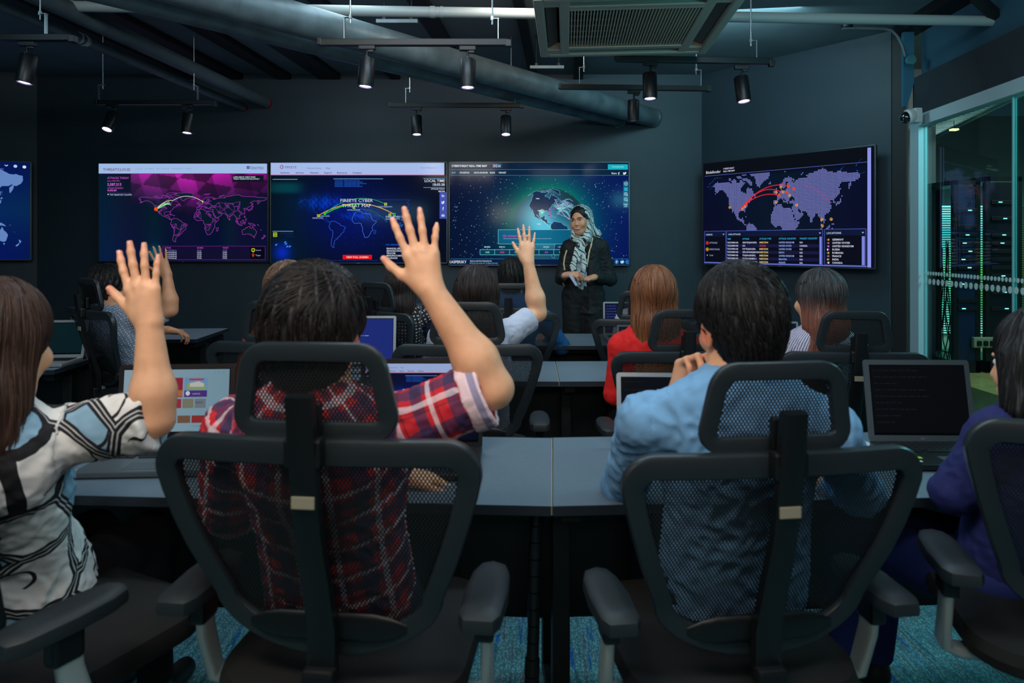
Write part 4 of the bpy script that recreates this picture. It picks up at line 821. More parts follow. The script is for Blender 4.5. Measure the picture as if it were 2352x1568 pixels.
# ------------------------------------------------------------------ desks
def desk_mat():
    return mat('desk_laminate',(98,114,126),.42,noise=.05,nscale=60,bump=.12,bscale=500)
M_desk=desk_mat(); M_edge2=mat('desk_edge',(30,38,46),.45); M_frame=mat('desk_frame',(7,8,10),.5)
def desk(x,y,yaw,w_,d_,label,group,top=.75,panel=.24,mit=(0,0),legs=(1,1),seam=False):
    """x,y centre of the top"""
    e=empty('desk',(x,y,0),yaw); tag(e,label,'desk',group)
    A=w_/2-.001; q=MB(); q.prism([(-A,-d_/2),(A,-d_/2),(A+mit[1],d_/2),(-A-mit[0],d_/2)],top-.025,top-.002); q.build('desktop',M_desk,e)
    q=MB(); q.box((0,-d_/2-.001,top-.0130),(w_-.003,.003,.024)); q.box((0,d_/2+.001,top-.0130),(w_-.003,.003,.024))
    for s in(-1,1):
        if not mit[(s+1)//2]: q.box((s*(w_/2-.001),0,top-.0130),(.003,d_,.024))
    q.build('edge_band',M_edge2,e)
    q=MB(); q.box((0,d_*.22,(top-.06+panel)/2),(w_-.01,.018,top-.06-panel)); q.build('modesty_panel',M_frame,e)
    MB().box((0,d_*.1,top-.05),(w_-.12,.04,.045)).build('crossbar',M_frame,e); MB().box((0,-d_*.25,top-.045),(w_-.12,.03,.04)).build('crossbar',M_frame,e)
    if seam: MB().box((A+.0012,0,top-.0128),(.0022,d_*.995,.0225)).build('seam_strip',mat('seam_cream',(170,160,128),.5),e)
    for s in(-1,1):
        if not legs[(s+1)//2]: continue
        q=MB(); xx=s*(w_/2-.055); q.box((xx,-d_*.05,top/2-.02),(.05,.05,top-.045),bev=.004); q.build('leg',M_frame,e)
        q=MB(); q.box((xx,d_*.40,top/2-.02),(.05,.05,top-.045),bev=.004); q.build('leg',M_frame,e)
        MB().box((xx,0,top-.045),(.05,d_*.8,.04)).build('side_rail',M_frame,e); MB().box((xx,0,.03),(.05,d_*.86,.03)).build('floor_rail',M_frame,e)
    return e
GA='desks of the nearest row'
def desk_from(px,Y,dirdeg,w_,d_,label,group,side):
    lg=(1,0) if side<0 else (1,1)
    """px,Y: front corner (seam) ; side -1: extends left"""
    x0=(px-CX)/F*Y; a=math.radians(dirdeg); ux=Vector((math.cos(a),math.sin(a),0)); uy=Vector((-math.sin(a),math.cos(a),0)); c=Vector((x0,Y,0))+ux*(side*w_/2)+uy*(d_/2); mm=2*d_*math.tan(abs(a))+.001; return desk(c.x,c.y,a,w_,d_,label,group,mit=(-mm,0) if side>0 else (0,-.0005),legs=lg,seam=side<0)
desk_from(1267,1.695,-3.4,1.9,.60,'grey desk of the nearest row, left of the centre seam',GA,-1)
desk_from(1269,1.695,3.4,1.9,.60,'grey desk of the nearest row, right of the centre seam',GA,1)
desk_from(1284,3.23,-1.5,1.75,.56,'middle row desk left of its seam behind the raised arm',GA.replace('nearest','middle'),-1)
desk_from(1285.5,3.23,1.5,1.75,.56,'middle row desk right of its seam beside the red top',GA.replace('nearest','middle'),1)
desk(.35,4.66,0,1.7,.60,'front row desk just before the presenter','desks of the front row'); desk(-1.105,4.66,0,1.2,.60,'front row desk under the hands of the navy sleeved woman','desks of the front row'); desk(1.57,4.66,0,.72,.60,'front row desk hidden behind the brown haired women','desks of the front row')
desk(-3.02,4.93,.05,1.70,.62,'front row desk at left holding the hand of the man with glasses','desks of the front row')
desk(-3.31,3.72,.07,1.86,.52,'desk at the left edge carrying the silver laptop','desks of the middle row')
# cable spine below the seam of the nearest desks
e=empty('cable_spine',(.073,1.93,0)); tag(e,'black segmented cable spine hanging from the desk seam to the carpet','cable spine'); q=MB()
for i in range(15):
    z0=.70-.047*i; t=i/14; x=-.006*math.sin(t*3.0)*2-.045*max(0,t-.6); x1=-.006*math.sin((t+.07)*3)*2-.045*max(0,t+.07-.6); r_=.017+.004*(t>.7)
    q.tube([(x,0,z0),(x1,0,z0-.043)],[r_*1.0,r_*1.06],16)
    q.tube([(x1,0,z0-.040),(x1-.001,0,z0-.048)],r_*.6,10)
q.build('segments',mat('cable_spine_black',(24,28,30),.28),e)
q=MB(); q.lathe([(0,0),(.05,0),(.05,.008),(.02,.02),(0,.02)],c=(-.04,0,0),n=24); q.build('foot',M_black,e)
# ------------------------------------------------------------------ mesh chair
def netmat(name,pu,pv,th,col=(20,22,24)):
    m,N,L,b=newmat(name); b.inputs['Base Color'].default_value=(*lin(col),1); b.inputs['Roughness'].default_value=.55
    at=N.new('ShaderNodeAttribute'); at.attribute_name='fuv'; sp=N.new('ShaderNodeSeparateXYZ'); L.new(at.outputs['Vector'],sp.inputs[0])
    def M_(op,a,b_=None):
        n=N.new('ShaderNodeMath'); n.operation=op
        for i,v in enumerate((a,b_)):
            if v is None: continue
            if isinstance(v,(int,float)): n.inputs[i].default_value=v
            else: L.new(v,n.inputs[i])
        return n.outputs[0]
    cu=M_('COSINE',M_('MULTIPLY',sp.outputs[0],2*PI/pu)); cv=M_('COSINE',M_('MULTIPLY',sp.outputs[1],2*PI/pv)); f2=M_('MULTIPLY',cu,cv)
    a=M_('LESS_THAN',f2,th); L.new(a,b.inputs['Alpha']); return m
M_net=netmat('chair_mesh_fabric',.0070,.0108,.33,(12,14,16))
M_cf=mat('chair_frame_plastic',(32,39,43),.36)
def make_chair():
    e=empty('office_chair',(0,0,0)); tag(e,'black mesh office chair','chair','black mesh office chairs')
    S=Vector
    # backrest curve helpers
    def yb(x,z): # back surface
        t=(z-.54)/.43; return -.235-.055*t+.05*math.sin(min(1,max(0,t))*PI)*.0+.045*math.exp(-((t-.12)/.35)**2)+.26*x*x
    prof=[(.0185*a,.0115*b) for a,b in rrect(2,2,.35,2)]
    def outl(top,bot,wt,wm,n=10):
        P=[]; r=.042
        for k in range(n+1):
            a=PI/2-PI/2*k/n; P.append((wt-r+r*math.cos(a),top-r+r*math.sin(a)))
        for t in (.1,.25,.4,.55,.68): z=top-r-(top-r-bot-.10)*t/.68; P.append((wt+(wm-wt)*(t/.68)**1.3,z))
        for k in range(1,n+1):
            a=PI/2*k/n; P.append((wm*math.cos(a),bot+.10-.10*math.sin(a)))
        return P+[(-x,z) for x,z in P[::-1][1:-1]]+[(-P[0][0],P[0][1])]
    O=outl(.938,.552,.278,.200)
    O=[O[i] for i in range(len(O))]
    path=[S((x,yb(x,z),z)) for x,z in O]
    # dense top bar
    top=[S((x,yb(x,.938),.938)) for x in np.linspace(-.20,.20,9)]
    path=path[:-1]+[path[-1]]+top[1:-1]
    q=MB(); q.tube(path,[1.0+.22*min(1,max(0,(p_.z-.84)/.09)) for p_ in path],closed=True,prof=[(b*1.0,a) for a,b in prof],up=(0,1,.0)); q.build('backrest_frame',M_cf,e)
    def panel(name,inside_pts,yf,x0,x1,z0,z1,par,h=.012):
        xs=np.arange(x0,x1+h/2,h); zs=np.arange(z0,z1+h/2,h); X,Z=np.meshgrid(xs,zs); I=inside(inside_pts,(X[:-1,:-1]+X[1:,1:])/2,(Z[:-1,:-1]+Z[1:,1:])/2)
        V=np.stack([X,np.vectorize(yf)(X,Z),Z],-1).reshape(-1,3); nx=len(xs); Q=[]
        for j,i in zip(*np.nonzero(I)): a=j*nx+i; Q.append((a,a+1,a+nx+1,a+nx))
        used=sorted({v for f in Q for v in f}); mp={v:i for i,v in enumerate(used)}; V=V[used]; Q=[[mp[v] for v in f] for f in Q]
        return np_obj(name,V,np.array(Q),M_net,par,attrs={'fuv':np.stack([V[:,0],V[:,2],V[:,1]],1)})
    panel('backrest_mesh',O,lambda x,z:yb(x,z)+.004,-.27,.27,.55,.96,e)
    # spine with maker plate
    sp=[S((0,yb(0,z)-.030,z)) for z in (.50,.6,.7,.8,.9,.98,1.045)]; q=MB(); q.tube(sp,[1.12,1.10,1.05,1,1,1,.97],prof=[(.012*a,.0235*b) for a,b in rrect(2,2,.22,1)],up=(0,1,0)); sn=q.build('spine',M_black,e)
    q=MB(); q.box((0,yb(0,.86)-.0435,.86),(.041,.003,.021),bev=.001); q.build('maker_plate',mat('maker_plate_beige',(142,136,116),.5),sn)
    q=MB(); q.box((0,yb(0,.945)-.024,.945),(.066,.028,.05),bev=.006); q.build('spine_clamp',M_black,sn)
    # head rest
    def yh(x,z): return -.272-.10*(z-1.0)+.55*x*x
    P=rrect(.252,.142,.032,5); P=[((x*(1.0-1.5*z)),z+1.040) for x,z in P]
    q=MB(); q.tube([S((x,yh(x,z),z)) for x,z in P],1,closed=True,prof=[(.010*a,.0165*b) for a,b in rrect(2,2,.35,2)],up=(0,1,0)); hf=q.build('headrest_frame',M_cf,e)
    panel('headrest_mesh',P,lambda x,z:yh(x,z)+.003,-.14,.14,.96,1.12,e,.008)
    q=MB(); q.box((0,yh(0,1.0)-.012,.995),(.040,.016,.06),bev=.004); q.build('headrest_stem',M_black,e)
    # lumbar support
    q=MB(); L_=[S((x,yb(x,.60)-.012+.1*x*x,.592-.15*x*x)) for x in np.linspace(-.15,.15,11)]; q.tube(L_,[.3,.8,1,1,1,1,1,1,1,.8,.3],prof=[(.006*a,.026*b) for a,b in rrect(2,2,.7,3)],up=(0,1,0)); q.build('lumbar_support',M_black,e)
    # seat
    q=MB(); Pz=rrect(.50,.48,.11,6); V=[];Fc=[];n=len(Pz)
    for (s_,z,) in ((.80,.405),(.97,.42),(1.0,.445),(.97,.468),(.80,.478),(.4,.474)): V+=[(x*s_,y*s_+.02,z) for x,y in Pz]
    for i in range(5): Fc+=[(i*n+k,i*n+(k+1)%n,(i+1)*n+(k+1)%n,(i+1)*n+k) for k in range(n)]
    Fc+=[tuple(range(n))[::-1],tuple(5*n+k for k in range(n))]; q.add(V,Fc,0,True); q.build('seat',mat('seat_fabric',(6,7,8),.85,bump=.4,bscale=500),e)
    q=MB(); q.box((0,0,.385),(.20,.26,.045),bev=.01); q.box((0,-.17,.42),(.06,.16,.03),bev=.008); q.box((0,-.245,.47),(.06,.03,.13),bev=.008); q.build('tilt_mechanism',M_dark,e)
    # arms
    for s in(-1,1):
        q=MB(); pts=[S((s*.19,-.06,.39)),S((s*.255,-.07,.395)),S((s*.285,-.09,.42)),S((s*.288,-.12,.52)),S((s*.288,-.13,.60))]; q.tube(pts[:],1,prof=[(.024*a,.011*b) for a,b in rrect(2,2,.6,3)],up=(0,1,0)); ap=q.build('armrest_post',mat('arm_post_silver',(176,188,186),.38,.3),e)
        q=MB(); q.box((s*.288,-.13,.578),(.034,.058,.065),bev=.008); q.build('height_sleeve',M_black,ap)
        q=MB(); pad=[]; 
        O2=[(.036*x_,y_) for x_,y_ in ((-.75,-.125),(.75,-.125),(1.08,-.10),(1.2,0),(1.05,.08),(.72,.118),(0,.13),(-.72,.118),(-1.05,.08),(-1.2,0),(-1.08,-.10))]
        V=[];Fc=[];n=len(O2)
        for sc_,z in ((.80,.605),(.97,.610),(1.0,.622),(.96,.634),(.78,.641),(.35,.643)): V+=[(s*.288+x_*sc_,y_*.9*(.5+.5*sc_)-.13,z) for x_,y_ in O2]
        for i in range(5): Fc+=[(i*n+k,i*n+(k+1)%n,(i+1)*n+(k+1)%n,(i+1)*n+k) for k in range(n)]
        Fc+=[tuple(range(n))[::-1],tuple(5*n+k for k in range(n))]; q.add(V,Fc,0,True); q.build('armrest_pad',mat('arm_pad_rubber',(30,38,42),.5,bump=.15,bscale=300),e)
    # column, base, castors
    q=MB(); q.cyl((0,0,.10),(0,0,.25),.028); q.cyl((0,0,.22),(0,0,.37),.016); q.build('gas_lift',M_dark,e)
    for k in range(5):
        a=2*PI*k/5+.3; d=S((math.cos(a),math.sin(a),0)); q=MB(); q.tube([d*.02+S((0,0,.115)),d*.16+S((0,0,.10)),d*.29+S((0,0,.075))],[.026,.022,.016],10); lg=q.build('base_leg',M_black,e)
        q=MB(); t=S((-d.y,d.x,0)); c=d*.29+S((0,0,.031))
        for s in(-1,1): q.cyl(c+t*s*.006,c+t*s*.024,.030,n=16)
        q.cyl(c,c+S((0,0,.045)),.007,n=8); q.build('castor',M_black,lg)
    return e
CH0=make_chair(); used0=[False]
def chair(x,y,yaw,lift,label):
    if not used0[0]: c=CH0; used0[0]=True
    else: c=copy_tree(CH0)
    c.location=(x,y,lift); c.rotation_euler=(0,0,yaw); c['label']=label
    # lift: the gas column stands on the floor, so only what is above it rises
    if True:
        c.location.z=0
        for ch in c.children:
            if ch.name.startswith('base_leg'): continue
            ch.location.z=lift*(.5 if ch.name.startswith('gas_lift') else 1)
    return c
CHAIRS=[ # x, y, yaw(deg), lift, label
 (-.322,1.475,-6,.10,'black mesh office chair of the plaid shirt person, nearest at left centre'),
 (.467,1.555,7,.052,'black mesh office chair of the light blue shirt man, nearest at right centre'),
 (-1.012,1.479,-26,.10,'office chair at bottom left with only its armrest showing beside the printed top'),
 (1.255,1.53,-15,.10,'office chair at the right edge holding the navy sleeved woman'),
 (-.93,3.03,-4,.045,'office chair behind the rust coloured top in the middle row'),
 (-.172,2.96,-1,.045,'office chair behind the grey T-shirt woman raising her hand'),
 (.68,3.00,3,.012,'office chair behind the woman in the red top'),
 (1.415,3.05,-4,-.0,'office chair behind the striped blouse woman in the middle row'),
 (-.62,4.18,-38,.05,'office chair behind the tweed and navy woman in the front row'),
 (-.02,4.16,0,.05,'office chair behind the man in the denim blue shirt'),
 (.80,4.25,-8,.0,'front row office chair mostly hidden behind the long auburn hair'),
 (-2.13,3.92,-38,.085,'office chair at left turned aside behind the man with glasses'),
]
for c in CHAIRS: chair(*c[:2],math.radians(c[2]),c[3],c[4])
# ------------------------------------------------------------------ laptops
def laptop(x,y,yaw,w_,dep,hs,lean,label,mlid,mbase,canvas=None,strength=.8,brand=None,bz=.012,stick=False,z0=.7505,key=(18,20,24)):
    """x,y hinge centre; dep base depth; hs lid height; lean radians backwards"""
    e=empty('laptop',(x,y,z0),yaw); tag(e,label,'laptop'); 
    q=MB(); q.box((0,-dep/2,.009),(w_,dep,.017),bev=.004); q.build('base',mbase,e)
    q=MB(); kw=(w_*.88)/14
    for r in range(5):
        for k in range(14):
            if r==0 and 4<=k<=8:
                if k==6: q.box((0,-.035-.019*4,.0188),(kw*4.9,.0155,.003))
                continue
            q.box((-w_*.44+kw*(k+.5),-.035-.019*(4-r),.0188),(kw*.86,.0155,.003))
    q.build('keyboard',mat('keys_%d_%d_%d'%key,key,.5),e)
    q=MB(); q.box((0,-dep*.80,.0178),(w_*.30,dep*.26,.001)); q.build('touchpad',mat('touchpad_grey',(70,76,80),.4),e)
    R=Matrix.Rotation(-lean,4,'X'); 
    hg=bpy.data.objects.new('lid',None)
    q=MB(); P=rrect(w_,hs,.010,3); q.prism([(px_,pz+hs/2) for px_,pz in P],-.003,.004,axis='y'); lid=q.build('lid',mlid,e); lid.location=(0,0,.012); lid.rotation_euler=(-lean,0,0)
    q=MB(); q.box((0,-.0036,hs/2+.004),(w_-2*bz,.001,hs-bz*2-.006)); q.build('glass',mat('screen_black',(6,7,9),.12,coat=.5),lid)
    if canvas: 
        d=canvas.build('display',w_-2*bz-.004,hs-2*bz-.016,lid,strength*.5); d.location=(0,-.0045,hs/2+.006)
    if brand:
        c2=Canvas(60,12); c2.text(brand,30,9,6,(190,200,205),'CENTER',off=.01); m_=mat('brand_print',(150,160,165),.4); b_=c2.build('brand_lettering',.06,.012,lid,m=m_); b_.location=(0,-.0036,bz*.85)
    q=MB(); q.cyl((-w_*.35,0,.012),(-w_*.22,0,.012),.006,n=10); q.build('hinge',mbase,e)
    q=MB(); q.cyl((w_*.22,0,.012),(w_*.35,0,.012),.006,n=10); q.build('hinge',mbase,e)
    if stick:
        q=MB(); q.box((-w_*.40,-dep*.86,.0178),(.03,.012,.001)); q.build('sticker',mat('sticker_white',(215,220,220),.5),e)
        q=MB(); q.box((-w_*.34,-dep*.72,.0178),(.025,.016,.001)); q.build('sticker',mat('sticker_green',(150,205,50),.5),e)
        q=MB(); q.box((-w_*.42,-dep*.72,.0178),(.016,.016,.001)); q.build('sticker',mat('sticker_blue',(40,120,190),.5),e)
    return e
def dell_canvas():
    c=Canvas(240,150); c.field(10,10,lambda X,Y:np.stack([.60-.10*X/240,.70-.06*X/240,.76-.05*X/240],-1))
    c.text('Google',20,9,3,(120,140,150)); [c.rect(205+10*i,6,207+10*i,8,(110,120,130)) for i in range(3)]
    c.rect(100,18,134,60,(150,40,60)); c.rect(96,45,134,58,(190,110,60)); c.text('MALL',104,30,5,(230,170,190),off=.01)
    c.rect(138,18,190,48,(110,160,200)); c.rect(143,30,186,44,(150,170,110)); c.poly([(150,30),(170,26),(182,31),(182,38),(150,38)],(200,205,200)); c.rect(148,20,182,24,(190,60,80)); c.rect(138,46,190,60,(80,50,130)); c.disc(146,52,5,(220,220,240)); c.text('CAMPUS',156,55,3.5,(200,190,230))
    c.rect(104,64,132,84,(160,50,70)); c.rect(135,64,160,84,(130,130,110)); c.rect(163,64,188,84,(120,130,140)); c.text('BLACK',165,74,4,(50,60,70),off=.01); c.text('KFC',108,76,5,(220,150,160))
    c.rect(90,100,122,116,(50,60,70)); c.rect(125,100,154,116,(120,90,70)); c.rect(157,100,186,116,(150,50,50)); c.text('powered by',160,124,2.5,(90,110,120)); c.disc(208,122,2.4,(30,110,200)); c.rect(0,134,240,150,(14,16,24)); [c.rect(160+9*i,140,164+9*i,143,(60,90,120)) for i in range(7)]; c.text('Search or shop',30,40,4,(120,130,140)); return c
def fire_canvas():
    c=Canvas(410,234); draw_blue(c); c.text('FIREEYE CYBER',200,92,14,(190,210,235),'CENTER',sx=1,off=.01); c.text('THREAT MAP',200,112,14,(190,210,235),'CENTER',sx=1,off=.01); return c
def text_canvas(bgc,fg,rows,w_=200,h_=120,seed=1):
    c=Canvas(w_,h_); c.rect(0,0,w_,h_,bgc); rs=random.Random(seed); R_=[]
    for i in range(rows):
        x=6; y=8+i*(h_-16)/rows
        for k in range(rs.randint(3,9)): l=rs.uniform(4,16); R_.append((x,y,min(x+l,w_-6),y+2.0)); x+=l+3
    c.rects([r for r in R_ if r[0]<w_-10],fg); return c
M_lsil=mat('laptop_silver',(165,172,176),.35,.5); M_lblk=mat('laptop_black',(26,28,30),.35); M_lbr=mat('laptop_bronze_black',(48,38,36),.3,.2); M_lgr=mat('laptop_grey',(96,104,108),.35,.4)
laptop(-1.055,2.135,.06,.355,.24,.258,.10,'black laptop with a web page of coloured tiles on the near desk',M_lbr,M_lgr,dell_canvas(),.62,'DELL',bz=.014)
laptop(-.285,2.13,0,.385,.26,.276,.12,'black laptop showing the threat map behind the plaid sleeve',M_lblk,M_lblk,fire_canvas(),.6,bz=.013)
laptop(.50,2.18,-.05,.325,.22,.222,.16,'silver framed laptop with dark screen in front of the blue shirt man',M_lsil,M_lsil,text_canvas((10,12,18),(24,30,40),6),.5,bz=.014)
laptop(1.318,2.19,-.02,.340,.24,.262,.17,'dark grey laptop with black screen and coloured stickers at right',mat('laptop_charcoal',(78,90,96),.4,.2),M_lblk,text_canvas((9,12,15),(24,30,34),9,seed=5),.5,'acer',bz=.017,stick=True)
laptop(-2.56,3.80,.10,.33,.22,.215,.28,'open silver laptop with dark teal screen at left on its own desk',M_lsil,M_lsil,text_canvas((10,40,46),(12,48,54),3),.5,bz=.015)
laptop(-.79,3.62,.0,.345,.2,.255,.10,'silver laptop with blue screen peeking out behind the plaid wearer’s head'.replace('’',"'"),M_lsil,M_lsil,text_canvas((28,44,120),(120,170,240),5,seed=3),.8,bz=.014)
laptop(-.70,4.72,.0,.33,.2,.225,.10,'small grey laptop behind the navy sleeved woman',M_lgr,M_lgr,text_canvas((24,36,56),(140,160,180),5,seed=8),.6)
laptop(.80,4.74,.0,.33,.2,.235,.10,'laptop with dark blue text screen beside the presenter',M_lsil,M_lsil,text_canvas((18,24,60),(70,90,170),9,seed=4),.7)
laptop(1.36,3.62,.0,.33,.2,.225,.10,'laptop in front of the striped blouse woman, only its top edge showing',M_lsil,M_lsil,text_canvas((20,30,50),(60,80,120),5),.5)
laptop(.72,3.60,.0,.33,.2,.21,.10,'laptop on the desk before the woman in the red top',M_lgr,M_lgr,text_canvas((20,30,50),(60,80,120),5),.5)
# papers and small things
q=MB(); q.box((.0,0,.001),(.21,.24,.002)); q.box((.004,-.05,.0035),(.19,.002,.003)); q.box((.06,.03,.0035),(.002,.16,.003),M=Matrix.Rotation(.5,3,'Z')); o=q.build('paper_sheets',mat('paper_white',(190,198,210),.6),loc=(1.07,2.12,.7505)); o.rotation_euler.z=.1; tag(o,'white papers on the desk between the blue shirt man and the grey laptop','paper')
q=MB(); q.box((0,0,.008),(.15,.075,.012),bev=.004); o=q.build('smartphone',mat('phone_dark',(20,22,30),.2,coat=.5),loc=(-.82,1.96,.7505)); tag(o,'dark phone on the near desk behind the chair mesh','phone')
q=MB(); q.tube([(0,0,0),(.03,.0,.02),(.02,.0,.10),(-.02,0,.28),(-.035,.0,.34)],1,prof=[(-.10,-.002),(.10,-.002),(.10,.002),(-.10,.002)],up=(0,1,0)); o=q.build('cloth_bag',mat('bag_white',(170,175,190),.7),loc=(.10,2.9,.40)); 
bpy.data.objects.remove(o)
# ------------------------------------------------------------------ materials of people
def skinmat(name,c):
    m=mat(name,c,.46,noise=.09,nscale=30,bump=.18,bscale=330,sss=.12); N=m.node_tree.nodes; L=m.node_tree.links; b=N['Principled BSDF']
    src=b.inputs['Base Color'].links[0].from_socket; at=N.new('ShaderNodeAttribute'); at.attribute_name='blush'; mx=N.new('ShaderNodeMix'); mx.data_type='RGBA'; mx.inputs[7].default_value=(*lin((226,104,84)),1)
    L.new(at.outputs['Fac'],mx.inputs[0]); L.new(src,mx.inputs[6]); L.new(mx.outputs[2],b.inputs['Base Color']); return m
SKIN=skinmat('skin',(232,172,132)); SKIN2=skinmat('skin_tan',(214,150,112)); SKINW=skinmat('skin_presenter',(228,164,130))
M_nail=mat('nail',(238,178,160),.25); M_lip=mat('lip',(190,88,84),.4); M_eyew=mat('eye_white',(235,235,232),.2); M_iris=mat('iris',(40,26,20),.15); M_teeth=mat('teeth',(245,242,235),.2)
def hairmat(name,c1,c2,c3=None,rough=.52,zr=None):
    m,N,L,b=newmat(name); at=N.new('ShaderNodeAttribute'); at.attribute_name='tone'; mx=N.new('ShaderNodeMix'); mx.data_type='RGBA'
    mx.inputs[6].default_value=(*lin(c1),1); mx.inputs[7].default_value=(*lin(c2),1); L.new(at.outputs['Fac'],mx.inputs[0]); out=mx.outputs[2]
    if c3 is not None:                                            # dyed lengths: colour changes with height on the head
        a2=N.new('ShaderNodeAttribute'); a2.attribute_name='hz'; mr=N.new('ShaderNodeMapRange'); mr.inputs[1].default_value=zr[0]; mr.inputs[2].default_value=zr[1]; L.new(a2.outputs['Fac'],mr.inputs[0])
        m2=N.new('ShaderNodeMix'); m2.data_type='RGBA'; m2.inputs[7].default_value=(*lin(c3),1); L.new(mr.outputs[0],m2.inputs[0]); L.new(out,m2.inputs[6]); out=m2.outputs[2]
    L.new(out,b.inputs['Base Color']); b.inputs['Roughness'].default_value=rough; b.inputs['Specular IOR Level'].default_value=.40; return m
def fuv_nodes(name,rough=.8,bump=.25,bscale=120):
    m,N,L,b=newmat(name); at=N.new('ShaderNodeAttribute'); at.attribute_name='fuv'; b.inputs['Roughness'].default_value=rough
    tc=N.new('ShaderNodeTexCoord'); n=N.new('ShaderNodeTexNoise'); n.inputs['Scale'].default_value=bscale; L.new(tc.outputs['Object'],n.inputs[0]); u=N.new('ShaderNodeBump'); u.inputs['Strength'].default_value=bump; u.inputs['Distance'].default_value=.002; L.new(n.outputs[0],u.inputs['Height']); L.new(u.outputs[0],b.inputs['Normal'])
    def Mt(op,a,b_=None,c_=None):
        k=N.new('ShaderNodeMath'); k.operation=op
        for i,v in enumerate((a,b_,c_)):
            if v is None: continue
            if isinstance(v,(int,float)): k.inputs[i].default_value=v
            else: L.new(v,k.inputs[i])
        return k.outputs[0]
    def Mx(f,a,c):
        k=N.new('ShaderNodeMix'); k.data_type='RGBA'
        if isinstance(f,(int,float)): k.inputs[0].default_value=f
        else: L.new(f,k.inputs[0])
        for i,v in ((6,a),(7,c)):
            if isinstance(v,tuple): k.inputs[i].default_value=(*lin(v),1)
            else: L.new(v,k.inputs[i])
        return k.outputs[2]
    sp=N.new('ShaderNodeSeparateXYZ'); L.new(at.outputs['Vector'],sp.inputs[0])
    return m,N,L,b,at,sp,Mt,Mx
def band(Mt,x,period,pos,width):
    fr=Mt('FRACT',Mt('ADD',Mt('DIVIDE',x,period),10.0)); return Mt('LESS_THAN',Mt('ABSOLUTE',Mt('SUBTRACT',fr,pos)),width/2)
def plaidmat():
    m,N,L,b,at,sp,Mt,Mx=fuv_nodes('plaid_shirt',.85); u,v=sp.outputs[0],sp.outputs[1]; P=.078
    nu=band(Mt,u,P,.28,.34); nv_=band(Mt,v,P,.28,.34); wu=band(Mt,u,P,.64,.13); wv=band(Mt,v,P,.64,.13); ru=band(Mt,u,P,.80,.05); rv=band(Mt,v,P,.80,.05)
    c=Mx(Mt('MULTIPLY',nu,.78),(205,28,40),(38,44,84)); c=Mx(Mt('MULTIPLY',nv_,.78),c,(36,42,82)); c=Mx(Mt('MULTIPLY',ru,.5),c,(60,20,30)); c=Mx(Mt('MULTIPLY',rv,.5),c,(60,20,30)); c=Mx(Mt('MULTIPLY',wu,.55),c,(232,222,228)); c=Mx(Mt('MULTIPLY',wv,.55),c,(232,222,228))
    inside_=Mt('GREATER_THAN',sp.outputs[2],.5); c=Mx(Mt('MULTIPLY',inside_,.72),c,(236,226,232)); L.new(c,b.inputs['Base Color']); return m
def printmat():
    m,N,L,b,at,sp,Mt,Mx=fuv_nodes('printed_tunic',.8,bump=.2)
    w=N.new('ShaderNodeTexNoise'); w.inputs['Scale'].default_value=5; L.new(at.outputs['Vector'],w.inputs[0]); 
    mp=N.new('ShaderNodeVectorMath'); mp.operation='MULTIPLY_ADD'; L.new(w.outputs['Color'],mp.inputs[0]); mp.inputs[1].default_value=(.05,.05,0); L.new(at.outputs['Vector'],mp.inputs[2])
    v=N.new('ShaderNodeTexVoronoi'); v.feature='DISTANCE_TO_EDGE'; v.inputs['Scale'].default_value=7.5; v.inputs['Randomness'].default_value=.85; v.voronoi_dimensions='2D'; L.new(mp.outputs[0],v.inputs['Vector'])
    v2=N.new('ShaderNodeTexVoronoi'); v2.inputs['Scale'].default_value=7.5; v2.inputs['Randomness'].default_value=.85; v2.voronoi_dimensions='2D'; L.new(mp.outputs[0],v2.inputs['Vector'])
    sc=N.new('ShaderNodeSeparateColor'); L.new(v2.outputs['Color'],sc.inputs[0]); blue=Mt('GREATER_THAN',sc.outputs[0],.74)
    c=Mx(blue,(222,220,216),(130,168,192))
    r=Mt('LENGTH' if False else 'ADD',v2.outputs['Distance'],0.0)
    sx=N.new('ShaderNodeVectorMath'); sx.operation='SUBTRACT'; L.new(mp.outputs[0],sx.inputs[0]); L.new(v2.outputs['Position'],sx.inputs[1]) if False else None
    ring=Mt('LESS_THAN',Mt('ABSOLUTE',Mt('SUBTRACT',v2.outputs['Distance'],Mt('ADD',.20,Mt('MULTIPLY',sc.outputs[1],.10)))),.022); arcm=Mt('GREATER_THAN',w.outputs[0],.50); ring=Mt('MULTIPLY',ring,arcm)
    c=Mx(ring,c,(14,15,20)); e=Mt('LESS_THAN',v.outputs['Distance'],.085); inner=Mt('LESS_THAN',Mt('ABSOLUTE',Mt('SUBTRACT',v.outputs['Distance'],.030)),.010); c=Mx(e,c,(14,15,20)); rnd=Mt('GREATER_THAN',sc.outputs[2],.55); c=Mx(Mt('MULTIPLY',Mt('MULTIPLY',inner,rnd),.8),c,(205,205,205)); L.new(c,b.inputs['Base Color']); return m
def stripemat(name,c1,c2,per,wd,axis=0):
    m,N,L,b,at,sp,Mt,Mx=fuv_nodes(name,.8); L.new(Mx(band(Mt,sp.outputs[axis],per,.5,wd),c1,c2),b.inputs['Base Color']); return m
def checkmat(name,c1,c2,per):
    m,N,L,b,at,sp,Mt,Mx=fuv_nodes(name,.85); a=band(Mt,sp.outputs[0],per,.5,.45); d=band(Mt,sp.outputs[1],per,.5,.45); n=N.new('ShaderNodeTexNoise'); n.inputs['Scale'].default_value=140; L.new(at.outputs['Vector'],n.inputs[0])
    L.new(Mx(Mt('MULTIPLY',Mt('MULTIPLY',a,d),Mt('GREATER_THAN',n.outputs[0],.46)),c1,c2),b.inputs['Base Color']); return m
